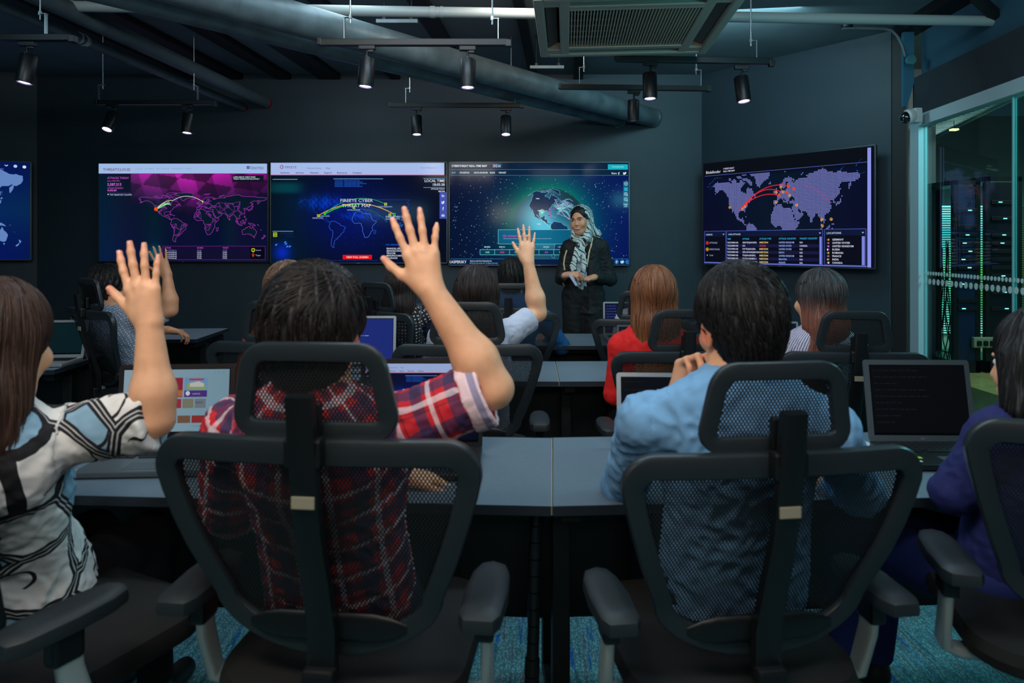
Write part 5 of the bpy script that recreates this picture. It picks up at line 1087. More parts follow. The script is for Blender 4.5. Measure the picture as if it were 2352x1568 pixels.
def scarfmat():
    m,N,L,b,at,sp,Mt,Mx=fuv_nodes('patterned_scarf',.65,bump=.1); tc=N.new('ShaderNodeTexCoord')
    n=N.new('ShaderNodeTexNoise'); n.inputs['Scale'].default_value=9; L.new(tc.outputs['Object'],n.inputs[0])
    wv=N.new('ShaderNodeTexWave'); wv.inputs['Scale'].default_value=12; wv.inputs['Distortion'].default_value=9; wv.inputs['Detail'].default_value=1; wv.bands_direction='DIAGONAL'; L.new(tc.outputs['Object'],wv.inputs[0])
    L.new(Mx(Mt('LESS_THAN',wv.outputs[1],.15),Mx(Mt('GREATER_THAN',n.outputs[0],.56),(205,220,218),(160,184,188)),(26,40,52)),b.inputs['Base Color']); return m
def denimmat(name,c): 
    m,N,L,b,at,sp,Mt,Mx=fuv_nodes(name,.85,bump=.3,bscale=300); n=N.new('ShaderNodeTexNoise'); n.inputs['Scale'].default_value=14; L.new(at.outputs['Vector'],n.inputs[0]); L.new(Mx(n.outputs[0],tuple(x*.85 for x in c),tuple(min(255,x*1.12) for x in c)),b.inputs['Base Color']); return m
# ------------------------------------------------------------------ anatomy
def frame(yaw,pitch=0,roll=0,base=None):
    """columns: right, forward, up (degrees; yaw ccw, pitch nose down negative)"""
    M=Matrix.Rotation(math.radians(yaw),3,'Z')@Matrix.Rotation(math.radians(pitch),3,'X')@Matrix.Rotation(math.radians(roll),3,'Y'); return np.array(M)
def add_head(S,c,R,s=1.0,ears=True,fem=False):
    T=lambda x,y,z: c+R@(nv((x,y,z))*s)
    S.ell(T(0,-.014,.036),nv((.074,.094,.086))*s,R); S.ell(T(0,.026,-.026),nv((.062,.068,.088))*s,R,k=.03)
    jw=.020 if fem else .024; S.cone(T(-.036,.010,-.060),T(-.009,.060,-.094),jw*s,.018*s,k=.03); S.cone(T(.036,.010,-.060),T(.009,.060,-.094),jw*s,.018*s,k=.03)
    S.cone(T(0,.092,.010),T(0,.111,-.028),.0062*s,(.0088 if fem else .0105)*s,k=.014); S.ell(T(0,.102,-.034),nv((.0135 if fem else .016,.011,.007))*s,R,k=.008)
    for e in(-1,1):
        S.ell(T(e*.031,.100,.006),nv((.016,.014,.010))*s,R,k=.014,op='s'); S.ell(T(e*.040,.070,-.030),nv((.022,.022,.024))*s,R,k=.02)
        S.cone(T(e*.014,.097,.024),T(e*.046,.084,.024),.006*s,.005*s,k=.014)
        if ears:
            S.ell(T(e*.079,-.008,-.010),nv((.008,.019,.031))*s,R@frame(e*-18),k=.006); S.ell(T(e*.087,-.004,-.010),nv((.006,.010,.020))*s,R@frame(e*-18),k=.004,op='s')
    S.cone(T(-.020,.092,-.060),T(.020,.092,-.060),.0065*s,.0065*s,k=.010); S.cone(T(-.013,.090,-.070),T(.013,.090,-.070),.006*s,.006*s,k=.010)
    return T
FIN=[( .030,.088,(.043,.026,.021),.0088, 7),( .009,.093,(.048,.030,.022),.0092,1),(-.012,.089,(.044,.028,.022),.0087,-5),(-.031,.078,(.034,.021,.019),.0076,-13)]
def add_hand(S,w,u,n,s,k=1.0,curl=(8,10,8),splay=1.0,thumb=(38,-18),curls=None,fk=.005,nails=None,tips=None):
    """w wrist; u hand axis; n palm normal; s towards the thumb"""
    u=unit(u); n=unit(nv(n)-np.dot(n,u)*u); s=unit(s-np.dot(s,u)*u-np.dot(s,n)*n)
    P=lambda a,b_,c_=0: w+(s*a+u*b_+n*c_)*k
    for i,(a,b_,L_,r,sp) in enumerate(FIN):
        S.cone(P(a*.45,.004),P(a,b_-.004),.0145*k,(.0118 if i<3 else .0105)*k,k=.016)
        th=math.radians(sp*splay); d=u*math.cos(th)+s*math.sin(th); p=P(a,b_); cu=curls[i] if curls else curl; ang=0
        for j in range(3):
            ang+=math.radians(cu[j]); dd=d*math.cos(ang)+n*math.sin(ang); q=p+dd*L_[j]*k; r0=r*(1.06,.98,.92)[j]*k; r1=r*(.98,.92,.78)[j]*k
            S.cone(p,q,r0,r1,k=fk if j else .008)
            if tips is not None: tips.append((q,.016*k,(.10,.16,.55)[j]))
            if j==2 and nails is not None:
                bk=-(n*math.cos(ang)-d*math.sin(ang)); nails.append((q-dd*.0035*k+bk*r1*.80,dd,bk,r1))
            p=q
    for (a_,b_) in ((.026,.084),(.008,.088),(-.011,.084),(-.028,.074)): S.cone(P(a_*.35,.030,-.0085),P(a_,b_,-.0075),.0035*k,.0052*k,k=.006)
    S.cone(P(.0,.030,.004),P(-.008,.060,.003),.019*k,.016*k,k=.02)
    S.ell(P(.022,.034,.010),nv((.017,.030,.014))*k,np.stack([s,u,n],1),k=.02)
    t0=P(.024,.022,.004); a1=math.radians(thumb[0]); d1=unit(u*math.cos(a1)+s*math.sin(a1)+n*.20); t1=t0+d1*.040*k
    a2=math.radians(thumb[0]+thumb[1]*.5); d2=unit(u*math.cos(a2)+s*math.sin(a2)+n*.18); t2=t1+d2*.034*k; a3=math.radians(thumb[0]+thumb[1]); d3=unit(u*math.cos(a3)+s*math.sin(a3)+n*.12); t3=t2+d3*.026*k
    if tips is not None: tips.append((t3,.020*k,.5))
    S.cone(t0,t1,.015*k,.0120*k,k=.018); S.cone(t1,t2,.0115*k,.0102*k,k=.008); S.cone(t2,t3,.0104*k,.0082*k,k=.005)
    if nails is not None: bk=unit(np.cross(d3,n)); bk=unit(-n*.8+ (s-np.dot(s,d3)*d3)*.2); nails.append((t3-d3*.003*k+bk*.0066*k,d3,bk,.0085*k))
def add_arm(S,sh,el,wr,r=(.047,.040,.038,.026),k=.03,fl=None):
    S.cone(sh,el,r[0],r[1]*.90,k=k); m=el+(wr-el)*.28; S.cone(el,m,r[1]*.92,r[2]*1.06,k=k); S.cone(m,wr,r[2]*1.06,r[3],k=k)
def blush(V,tips):
    a=np.zeros(len(V))
    for (c,r,w_) in tips: a=np.maximum(a,w_*np.exp(-(((V-c)**2).sum(1))/r**2))
    return a
def nailobj(nl,parent,origin,m=None):
    q=MB()
    for (c,d,bk,r) in nl:
        sd=np.cross(d,bk); V=[]; 
        for i in range(4):
            for j in range(5):
                a=(j/4-.5)*1.9; V.append(c+d*((i/3-.5)*r*1.9)+sd*(math.sin(a)*r*.72)+bk*((math.cos(a)-1)*r*.55+.0012))
        q.add(V,[(i*5+j,i*5+j+1,i*5+j+6,i*5+j+5) for i in range(3) for j in range(4)],0,True)
    return q.build('fingernails',m or M_nail,parent,shift=origin)
def wrinkle(V,N,amp,freq,seed,stretch=(1,1,1),ridged=True):
    p=V*nv(stretch); a=sines(p,freq,seed,7,warp=.02)
    if ridged: a=1-np.abs(a)*1.3
    b=sines(p,freq*2.3,seed+9,6,warp=.01); return V+N*((a*amp+b*amp*.35)[:,None])
def finish(name,S,h,m,parent,origin,wr=None,fuvb=None,sm=1,extra=None):
    V,Q=S.mesh(h); V=smoothv(V,Q,sm,.45)
    if wr: 
        N=vnormals(V,Q); V=wrinkle(V,N,*wr[:3],**(wr[3] if len(wr)>3 else {}))
    at={}
    if fuvb: at['fuv']=fuvs(V,fuvb)
    if extra: at.update(extra(V))
    return np_obj(name,V,Q,m,parent,origin=origin,attrs=at or None)
def fuvs(V,bones):
    """cloth coordinates: along and around the nearest bone. bones: (a,b,ref,radius,offset)"""
    best=np.full(len(V),9.); out=np.zeros((len(V),3))
    for (a,b,ref,rad,off) in bones:
        a,b=nv(a),nv(b); ax=b-a; L_=np.linalg.norm(ax); ax=ax/L_; v=V-a; t=v@ax; tc=np.clip(t,0,L_); d=np.linalg.norm(v-tc[:,None]*ax,axis=1)-rad
        r_=unit(nv(ref)-np.dot(ref,ax)*ax); s_=np.cross(ax,r_); ang=np.arctan2(v@s_,v@r_); m=d<best; best[m]=d[m]
        out[m,0]=(t+off)[m]; out[m,1]=(ang*max(rad,.04))[m]; out[m,2]=0
    return out
# ------------------------------------------------------------------ hair
def hair(kind,c,R,s,parent,origin,m,seed,n,rad,swirl=0.0,comb=(0,0,0),nape=1.0,length=.35,t=.014,part=0.0,h=.005,curt=None,back=None,wd=1.0):
    T=lambda x,y,z: c+R@(nv((x,y,z))*s); S=SDF(); S.ell(T(0,-.016,.040),nv((.074+t,.094+t,.086+t))*s,R)
    rg=np.random.default_rng(seed)
    if kind=='short':
        S.ell(T(0,-.045,-.020),nv(((.062+t*.7)*nape,.064+t*.6,.085))*s,R,k=.035)
        S.ell(T(0,.10,-.060),nv((.085,.10,.090))*s,R,k=.012,op='s'); 
        for e in(-1,1): S.ell(T(e*.100,.006,-.035),nv((.036,.042,.056))*s,R,k=.012,op='s')
        S.plane(T(0,-.05,-.098),R@nv((0,.35,-1)))
    elif kind=='long':
        S.ell(T(0,.118,-.050),nv((.062,.075,.105))*s,R,k=.012,op='s')
        if curt is None: curt=[]
        up=nv((0,0,1)); b=back or (-.072,0)
        p0=T(0,-.03,.0); p1=T(0,b[0]+0,-.10); p2=p1+nv((0,0,-length*.55))+R@nv((b[1],.0,0)); p3=p1+nv((0,0,-length))+R@nv((b[1]*1.6,.01,0))
        nn=R@nv((0,1,0)); fl=(nn,.42)
        S.cone(p0,p1,.078*s*wd,.088*s*wd,k=.03,flat=(nn,.7)); S.cone(p1,p2,.088*s*wd,.090*s*wd,k=.03,flat=fl); S.cone(p2,p3,.090*s*wd,.066*s*wd,k=.03,flat=fl)
        for e in(-1,1): S.cone(T(e*.062,-.01,.02),T(e*.070,-.025,-.11),.030*s,.032*s,k=.03)
        for (a,b_,r1,r2) in curt: S.cone(a,b_,r1,r2,k=.03)
    V,Q=S.mesh(h); V=smoothv(V,Q,1); N=vnormals(V,Q)
    crown=T(part,-.045 if kind=='short' else .01,.135)
    # clumps: ridges that run down the head
    loc=(V-c)@R/s; az=np.arctan2(loc[:,0]-part,-(loc[:,1]+.02)); V=V+N*(.0022*s*(np.sin(az*19+2.2*np.sin(loc[:,2]*22+seed))+.7*np.sin(az*41+5*np.sin(loc[:,2]*15)))[:,None])*(1.9 if kind=='short' else 1.0)
    idx=rg.integers(0,len(V),n); roots=V[idx]
    if kind=='short': l=(roots-c)@R/s; roots=roots[~((l[:,2]<.085)&(np.abs(l[:,0])>.050)&(l[:,1]>-.050))]
    def dirf(P):
        d=P-crown; d=d/(np.linalg.norm(d,axis=1,keepdims=True)+1e-6); g=nv((0,0,-1.0 if kind=='long' else -.45))
        sw=R@nv((0.25,.9,0)) if kind=='short' else 0
        l=(P-c)@R/s
        if kind=='short': top=np.clip((l[:,2]-.05)/.06,0,1)[:,None]; return d*1.2+g*(1.2-top)+swirl*np.cross(nv((0,0,1)),d)*(.3+.7*top)+R@nv(comb)*(.3+top)+.30*np.stack([np.sin(P[:,2]*30+seed),np.cos(P[:,0]*27),np.sin(P[:,1]*31)],-1)
        return d*.8+g*1.3
    steps=10 if kind=='short' else 13; st=(.0068 if kind=='short' else .013)*s
    sv,sq,tone,al=strands(S,roots,dirf,steps,st,rad,seed,lift=.004 if kind=='short' else .003,wob=.10 if kind=='short' else .07)
    VV=np.concatenate([V,sv]); QQ=np.concatenate([Q,sq+len(V)]); tn=np.concatenate([np.clip(.35+.3*np.sin(az*17),0,1),tone]); hz=((VV-c)@R)[:,2]
    return np_obj('hair',VV,QQ,m,parent,origin=origin,attrs={'tone':tn,'hz':hz})
# ------------------------------------------------------------------ a seated person
SHOE=mat('shoe_black',(20,20,22),.4)
def person(x,y,yaw,label,seat=.46,h=.005,skin=None,sex='m',lean=.0,side=0.0,sh_w=None,head=None,hd=(0,0,0),shL=None,shR=None,L=None,R_=None,handL=None,handR=None,shirt=None,sleeve=.55,
           hair_=None,trouser=(24,26,34),s=1.0,group=None,wr=(.0022,120,3),fr=0,cut=None,torso_w=1.0,collar=None,ch=.006,pelvis_y=0,puff=0,xs=None,tunic=False,cuff=None,vest=None,armr=1.0):
    o=nv((x,y,0)); F_=frame(yaw); r,f=F_[:,0],F_[:,1]; u=nv((0,0,1))
    pel=nv((x,y,seat+.09))+f*pelvis_y; nk=pel+u*.43*s+f*lean+r*side; 
    if head is not None: nk=nv(head)-u*.140*s-f*.022
    cen=pel+(nk-pel)*.55
    w_=sh_w or (.172 if sex=='m' else .150); w_*=s
    SL=nv(shL) if shL is not None else nk-u*.045-r*w_+f*0; SR=nv(shR) if shR is not None else nk-u*.045+r*w_
    hc=nv(head) if head is not None else nk+u*.155*s+f*.02; HR=frame(yaw+hd[0],hd[1],hd[2])
    def dfl(sgn,S_): e=S_-u*.24+r*sgn*.05+f*.12; w=nv((S_[0],S_[1],.79))+f*.36-r*sgn*.06; return e,w
    (EL,WLh)=(nv(L[0]),nv(L[1])) if L is not None else dfl(-1,SL); (ER,WRh)=(nv(R_[0]),nv(R_[1])) if R_ is not None else dfl(1,SR)
    sk=skin or SKIN; S=SDF(); T=add_head(S,hc,HR,s,fem=sex=='f')
    nr=.052 if sex=='m' else .044
    S.cone(T(0,-.028,-.045),nk+u*.0,nr*s,nr*1.0*s,k=.03); S.cone(nk-u*.01,SL,.045*s,.036*s,k=.05); S.cone(nk-u*.01,SR,.045*s,.036*s,k=.05)
    tw=torso_w*s
    S.cone(cen+u*.09,nk-u*.09,.14*tw,.125*tw,k=.06,flat=(f,.62)); S.cone(pel+u*.03,cen,.135*tw,.125*tw,k=.06,flat=(f,.68))
    ar=(nv((.047,.039,.040,.0262)) if sex=='m' else nv((.041,.035,.0355,.0232)))*s*armr
    add_arm(S,SL,EL,WLh,ar); add_arm(S,SR,ER,WRh,ar); nails=[]; tips=[(T(e*.086,-.006,-.010),.030,.75) for e in(-1,1)]
    for sgn,E,Wh,H in ((-1,EL,WLh,handL),(1,ER,WRh,handR)):
        if H is None: H=dict(u=unit(f+(-r*sgn)*.3+u*-.05),n=-u,s=-r*sgn,curl=(12,25,15),splay=.6)
        if H=='none': continue
        H=dict(H); H.setdefault('k',.98*s if sex=='m' else .90*s); nl=nails if H.pop('nails',False) else None; add_hand(S,Wh,nv(H.pop('u')),nv(H.pop('n')),nv(H.pop('s')),nails=nl,tips=tips,**H)
    body=finish('person',S,h,sk,None,o,sm=1,extra=lambda V:{'blush':blush(V,tips)}); tag(body,label,'person',group)
    if nails: nailobj(nails,body,o)
    # face details
    q=MB()
    for e in(-1,1): q.lathe([(0,.0105),(.004,.0098),(.0085,.006),(.0105,0),(.0085,-.006),(0,-.0105)],c=T(e*.031,.0835,.006)-o,M=Matrix(HR.tolist())@Matrix.Rotation(-PI/2,3,'X'),n=14,mi=0)
    q.build('eyes',M_eyew,body); q=MB()
    for e in(-1,1): q.lathe([(0,.0112),(.004,.0105),(.0048,.0092)],c=T(e*.031,.0835,.006)-o,M=Matrix(HR.tolist())@Matrix.Rotation(-PI/2,3,'X'),n=12)
    q.build('irises',M_iris,body)
    # clothes
    C=SDF(); of=.011
    C.cone(nk-u*.012,SL,.057*s,.044*s+of,k=.05,cut=None); C.cone(nk-u*.012,SR,.057*s,.044*s+of,k=.05)
    C.cone(cen+u*.09,nk-u*.09,.14*tw+of,.125*tw+of,k=.06,flat=(f,.66)); C.cone(pel-u*.01,cen,.146*tw+of,.13*tw+of,k=.06,flat=(f,.74))
    bones=[(pel,nk,-f,.12,0)]
    for S_,E,Wh,oo in ((SL,EL,WLh,.013),(SR,ER,WRh,.041)):
        ax=unit(E-S_)
        if sleeve<=1: e_=S_+(E-S_)*sleeve; C.cone(S_,e_+ax*.03,ar[0]+of+.003+puff*.5,ar[0]*.96+of+.004+puff,k=.03,cut=[(e_,ax)]); bones.append((S_,E,u,.05,oo))
        else:
            e2=E+(Wh-E)*(sleeve-1); a2=unit(Wh-E); C.cone(S_,E,ar[0]+of+.002,ar[1]+of+.002,k=.03); C.cone(E,e2+a2*.02,ar[1]+of+.001,ar[3]+of*(1.2 if sleeve>1.7 else 1.6)+(0 if sleeve>1.7 else .008),k=.02,cut=[(e2,a2)]); bones+=[(S_,E,u,.05,oo),(E,Wh,u,.04,oo+np.linalg.norm(E-S_))]
    C.cone(T(0,-.030,-.085),nk+u*.012,nr*1.16*s,.064*s,k=.012,op='u',cut=[(nk+u*.062-f*.02,unit(u+f*.35))]); C.cone(T(0,.0,-.09),nk+u*.02+f*.02,.045*s,.052*s,k=.006,op='s')
    if tunic:
        for e in(-1,1): C.cone(pel+r*e*.06,pel+r*e*.06+f*.03,.12,.11,k=.06)
        C.cone(pel+u*.06,pel-u*.06,.155,.17,k=.06)
    C.plane(pel-u*(.13 if tunic else .10),-u)
    cl=finish('shirt' if sex=='m' else 'blouse',C,ch,shirt,body,o,wr=wr,fuvb=bones)
    if cuff is not None:
        ax=unit(ER-SR); a_=SR+(ER-SR)*(sleeve-.20); b_=SR+(ER-SR)*(sleeve+.015); X=SDF(); X.cone(a_-ax*.02,b_+ax*.02,ar[0]*.97+of+.009+puff*.8,ar[0]*.96+of+.012+puff,k=.01,cut=[(b_,ax),(a_,-ax)]); X.cone(b_-ax*.004,b_+ax*.06,ar[0]+of*.55+puff,ar[0]+of*.6+puff,k=.002,op='s'); finish('cuff',X,.004,cuff,body,o,wr=(.002,90,5),fuvb=bones)
    if xs is not None:
        for S_,E,Wh in ((SL,EL,WLh),(SR,ER,WRh)):
            X=SDF(); e2=E+(Wh-E)*.8; a2=unit(Wh-E); X.cone(S_,E,ar[0]+.017,ar[1]+.016,k=.03); X.cone(E,e2,ar[1]+.015,ar[3]+.014,k=.02,cut=[(e2,a2)]); finish('sleeve',X,.008,xs,body,o,wr=(.003,90,5))
    # legs in trousers and shoes
    G=SDF()
    for e in(-1,1):
        hip=pel+r*e*.085-u*.01; kn=hip+f*.40-u*.02; an=nv((kn[0],kn[1],.10))+f*.04
        G.cone(hip,kn,.088*s,.062*s,k=.04); G.cone(kn,an,.062*s,.048*s,k=.03,cut=[(an-u*.01,-u)])
    G.ell(pel-u*.01,(.15*tw,.12,.10),F_,k=.05); finish('trousers',G,.012,mat('cloth_%d_%d_%d'%trouser,trouser,.85),body,o)
    for e in(-1,1):
        hip=pel+r*e*.085; an=nv((hip[0],hip[1],0))+f*.44; D=SDF(); D.cone(an+u*.045,an+f*.15+u*.035,.042,.034,k=.02,flat=None); D.cone(an+u*.05,an+u*.10,.038,.036,k=.02); D.plane(nv((0,0,.004)),-u); finish('shoe',D,.010,SHOE,body,o)
    if hair_:
        hh=dict(hair_); hair(hh.pop('kind'),hc,HR,s,body,o,hh.pop('m'),hh.pop('seed'),hh.pop('n'),hh.pop('rad'),**hh)
    return dict(body=body,T=T,o=o,nk=nk,SL=SL,SR=SR,pel=pel,r=r,f=f,u=u,hc=hc,HR=HR)
V3=lambda p: nv((p.x,p.y,p.z))
def P_(px,py,Y): return V3(W(px,py,Y))
H_dark=hairmat('hair_near_black',(14,11,12),(40,30,28)); H_brown=hairmat('hair_dark_brown',(42,28,23),(84,58,46)); H_black=hairmat('hair_black',(8,8,10),(30,27,28))
H_lt=hairmat('hair_light_brown',(84,60,46),(150,116,92)); H_aub=hairmat('hair_auburn',(92,52,34),(158,100,64),(176,118,74),zr=(-.10,-.32)); H_omb=hairmat('hair_ombre',(30,28,30),(84,78,80),(138,84,68),zr=(.02,-.06)); H_dk2=hairmat('hair_dark_long',(22,17,17),(58,46,44))
UP=nv((0,0,1))
def raised(px_w,py_w,Yw,px_t,py_t,Yt,**k):
    w=P_(px_w,py_w,Yw); t=P_(px_t,py_t,Yt); return w,dict(u=unit(t-w),n=(0,1,0),s=(-1,0,0),nails=True,**k)
# 1 printed tunic woman, nearest left, right hand raised
w,H=raised(343,742,1.50,308,577,1.50,splay=1.0,curls=[(4,6,5),(2,5,4),(3,6,5),(4,6,5)],thumb=(42,-8)); H['k']=.95
person(-1.20,1.62,-6,'person with long dark hair in a black and white printed tunic raising one hand',seat=.48,sex='f',h=.0038,lean=-.10,side=-.0,torso_w=1.04,
 head=P_(-8,795,1.44),hd=(-4,-4,0),shR=P_(62,1015,1.49),shL=P_(-330,1030,1.47),R_=(P_(356,962,1.50),w),handR=H,L=(P_(-260,1180,1.62),P_(60,1090,1.88)),handL=dict(u=(1,.25,-.06),n=(0,0,-1),s=(.2,.9,.1),curl=(10,20,15),splay=.3),shirt=printmat(),sleeve=1.0,puff=.010,tunic=True,
 hair_=dict(kind='long',m=H_brown,seed=1,n=2600,rad=.0009,length=.14,t=.020,h=.006,back=(-.055,0),wd=1.12),trouser=(20,22,28),s=1.02,ch=.006,wr=(.0030,85,3),armr=1.08)
# 2 plaid shirt
w,H=raised(988,664,1.50,941,487,1.51,splay=1.25,curls=[(3,6,4),(2,5,4),(3,6,4),(6,24,22)],thumb=(50,-22)); H['k']=.98
p2=person(-.395,1.60,-3,'person in a red plaid shirt with a raised hand, seen through the chair',seat=.48,h=.0038,lean=-.08,side=-.0,
 head=P_(727,768,1.40),hd=(-6,6,3),shR=P_(925,978,1.50),shL=P_(545,985,1.44),R_=(P_(1134,892,1.50),w),handR=H,L=(P_(530,1190,1.60),P_(925,1092,1.84)),handL=dict(u=(.92,.35,-.22),n=(0,-.1,-1),s=(.2,-.9,.0),curl=(18,28,18),splay=1.0,nails=True),shirt=plaidmat(),sleeve=.90,puff=.006,cuff=stripemat('plaid_cuff',(232,200,206),(150,140,168),.05,.3,0),
 hair_=dict(kind='short',m=H_dark,seed=2,n=6000,rad=.0010,t=.024,comb=(-.9,.1,0),h=.005),trouser=(26,30,46),s=1.02,torso_w=1.10,ch=.005,wr=(.0028,95,5),armr=1.06)
# 3 light blue shirt man, chin propped on his left hand
p3=person(.545,1.69,6,'man in a light blue shirt and glasses resting his chin on one hand',seat=.50,h=.0042,lean=.02,side=-.03,
 head=P_(1697,750,1.53),hd=(2,-4,-3),shL=P_(1482,968,1.55),shR=P_(1900,985,1.50),L=(P_(1432,1118,1.78),P_(1560,905,1.67)),handL=dict(u=(.30,-.15,.94),n=(.35,-.9,.1),s=(.9,.3,.1),curls=[(55,70,40)]*4,thumb=(20,-10)),
 R_=(P_(1975,1130,1.70),P_(1800,1085,2.0)),shirt=denimmat('light_blue_shirt',(112,160,200)),sleeve=1.8,hair_=dict(kind='short',m=H_black,seed=3,n=6000,rad=.0010,t=.017,h=.005,swirl=1.3,nape=.86),trouser=(22,26,40),s=1.02,torso_w=1.16,ch=.006,wr=(.0036,80,7))
# 4 navy top woman at the right edge, face in profile to the left
person(1.25,1.72,24,'person with long black hair in a navy top cut by the right edge',seat=.48,sex='f',h=.005,lean=.0,head=P_(2398,838,1.66),hd=(5,-6,0),R_=(P_(2430,1150,1.7),P_(2345,1085,2.0)),shL=P_(2290,1000,1.62),L=(P_(2188,1128,1.66),P_(2300,1080,1.95)),handL=dict(u=(.2,1,0),n=(0,0,-1),s=(1,0,0),curl=(15,30,20)),
 shirt=mat('navy_knit',(20,27,86),.85,bump=.3,bscale=250),sleeve=1.8,hair_=dict(kind='long',m=H_black,seed=4,n=2200,rad=.0009,length=.34,t=.016,h=.006,back=(-.075,.0),curt=[(P_(2345,830,1.64),P_(2342,945,1.60),.045,.035)]),trouser=(20,34,96),s=1.03,wr=(.0022,90,4))
# 5 rust top woman, middle row left
person(-.98,3.22,-4,'person with light brown hair and rust coloured top behind the plaid wearer',seat=.44,sex='f',h=.008,head=P_(664,674,3.12),shirt=mat('rust_blouse',(150,62,40),.8),sleeve=1.7,hair_=dict(kind='short',m=H_lt,seed=5,n=2600,rad=.0014,t=.026,h=.007),ch=.010,L=(P_(548,900,3.2),P_(600,870,3.5)),shL=P_(588,790,3.12),s=1.0)
# 6 grey T-shirt woman raising her hand
w,H=raised(1213,602,3.24,1207,517,3.26,splay=.9,curls=[(4,6,4),(2,5,4),(3,6,4),(6,8,5)],thumb=(34,-14)); H['k']=.93
person(-.17,3.16,0,'person with long straight dark hair in a grey T-shirt raising one hand',seat=.44,sex='f',h=.006,head=P_(1095,682,3.05),hd=(-4,0,0),shR=P_(1168,765,3.14),shL=P_(1015,775,3.1),R_=(P_(1236,718,3.25),w),handR=H,L=(P_(985,880,3.2),P_(1030,850,3.5)),shirt=mat('grey_tshirt',(178,184,200),.85),sleeve=.72,
 hair_=dict(kind='long',m=H_dk2,seed=6,n=3200,rad=.0013,length=.24,t=.018,h=.008,back=(-.066,0)),ch=.009,s=1.03,trouser=(30,30,40),armr=1.1)
# 7 red top woman
person(.66,3.20,2,'person with very long straight auburn hair in a bright red top',seat=.44,sex='f',h=.008,head=P_(1500,684,3.08),hd=(2,0,0),shL=P_(1428,795,3.12),shR=P_(1580,795,3.12),L=(P_(1412,905,3.15),P_(1440,880,3.5)),shirt=mat('red_top',(225,24,22),.8),sleeve=1.5,
 hair_=dict(kind='long',m=H_aub,seed=7,n=4200,rad=.0013,length=.42,t=.020,h=.008,back=(-.066,0)),ch=.010,s=1.03)
# 8 striped blouse woman
person(1.40,3.25,10,'person with dark hair fading to red brown in a pinstriped blouse',seat=.44,sex='f',h=.008,head=P_(1880,690,3.10),hd=(12,0,0),shL=P_(1806,800,3.15),shR=P_(1960,800,3.1),shirt=stripemat('pinstripe_blouse',(196,190,206),(90,76,110),.010,.34,1),sleeve=1.6,
 hair_=dict(kind='long',m=H_omb,seed=8,n=4000,rad=.0013,length=.30,t=.018,h=.008,back=(-.066,-.03)),ch=.009,s=1.03)
# 9 man at left with glasses raising his hand
w,H=raised(384,632,4.02,356,570,4.02,splay=1.3,curls=[(4,6,4)]*4,thumb=(46,-10)); H['k']=.98
p9=person(-2.16,4.10,-48,'man in glasses and a checked short sleeved shirt raising one hand at left',seat=.45,h=.0065,head=P_(252,662,4.02),hd=(-6,-4,0),shR=P_(325,735,3.98),shL=P_(268,735,4.25),R_=(P_(392,712,4.0),w),handR=H,L=(P_(330,765,4.35),P_(385,757,4.52)),handL=dict(u=(.9,.2,-.2),n=(0,0,-1),s=(.2,.9,0),curl=(30,45,30)),skin=SKIN2,
 shirt=checkmat('checked_shirt',(120,136,160),(226,232,240),.013),sleeve=.8,hair_=dict(kind='short',m=H_black,seed=9,n=2600,rad=.0013,t=.020,h=.007),ch=.008,trouser=(24,30,48))
# 10 tweed and navy woman
person(-.72,4.36,-8,'person with long dark hair in a tweed vest with navy sleeves',seat=.45,sex='f',h=.009,head=P_(922,662,4.28),hd=(-6,0,0),R_=(P_(1002,785,4.36),P_(985,762,4.6)),shR=P_(974,726,4.28),shirt=checkmat('tweed_vest',(20,20,26),(200,200,205),.020),sleeve=.05,xs=mat('navy_sleeve',(18,26,62),.8),
 hair_=dict(kind='long',m=H_dk2,seed=10,n=2400,rad=.0016,length=.16,t=.016,h=.009,back=(-.062,.0)),ch=.010)
# 11 denim man
person(.005,4.40,-4,'man with short black hair in a denim blue shirt in the front row',seat=.47,h=.008,head=P_(1176,640,4.28),hd=(-2,0,0),shR=P_(1248,733,4.33),R_=(P_(1290,795,4.42),P_(1250,780,4.62)),skin=SKIN2,shirt=denimmat('denim_shirt',(24,92,150)),sleeve=1.8,hair_=dict(kind='short',m=H_black,seed=11,n=1800,rad=.0012,t=.010,h=.008),ch=.010)
# 12 white garment person in front of the auburn hair
person(.82,4.42,0,'person in white almost hidden behind the auburn haired woman',seat=.45,sex='f',h=.009,head=P_(1480,672,4.3),shL=P_(1436,735,4.32),shirt=mat('white_cotton',(205,208,215),.85),sleeve=1.2,hair_=dict(kind='long',m=H_dk2,seed=12,n=900,rad=.0016,length=.14,t=.014,h=.010,back=(-.06,0)),ch=.012)
# navy sleeves of the tweed wearer
# glasses
M_gl=mat('glasses_black',(10,10,12),.25)
def glasses(p):
    T=p['T']; o=p['o']; q=MB()
    for e in(-1,1):
        q.tube([T(e*.034+.022*math.cos(a),.104-abs(.022*math.cos(a))*.08,.004+.016*math.sin(a))-o for a in np.linspace(0,2*PI,18,endpoint=False)],.0017,8,closed=True)
        q.tube([T(e*.056,.102,.008)-o,T(e*.078,.085,.008)-o,T(e*.084,.01,.004)-o,T(e*.082,-.018,-.010)-o],.0018,8)
    q.tube([T(-.012,.104,.008)-o,T(.012,.104,.008)-o],.0017,8); o_=q.build('glasses',M_gl,None,loc=tuple(o)); return o_
tag(glasses(p9),'dark framed glasses worn by the man with raised hand at left','glasses'); tag(glasses(p3),'glasses worn by the man in the light blue shirt','glasses')
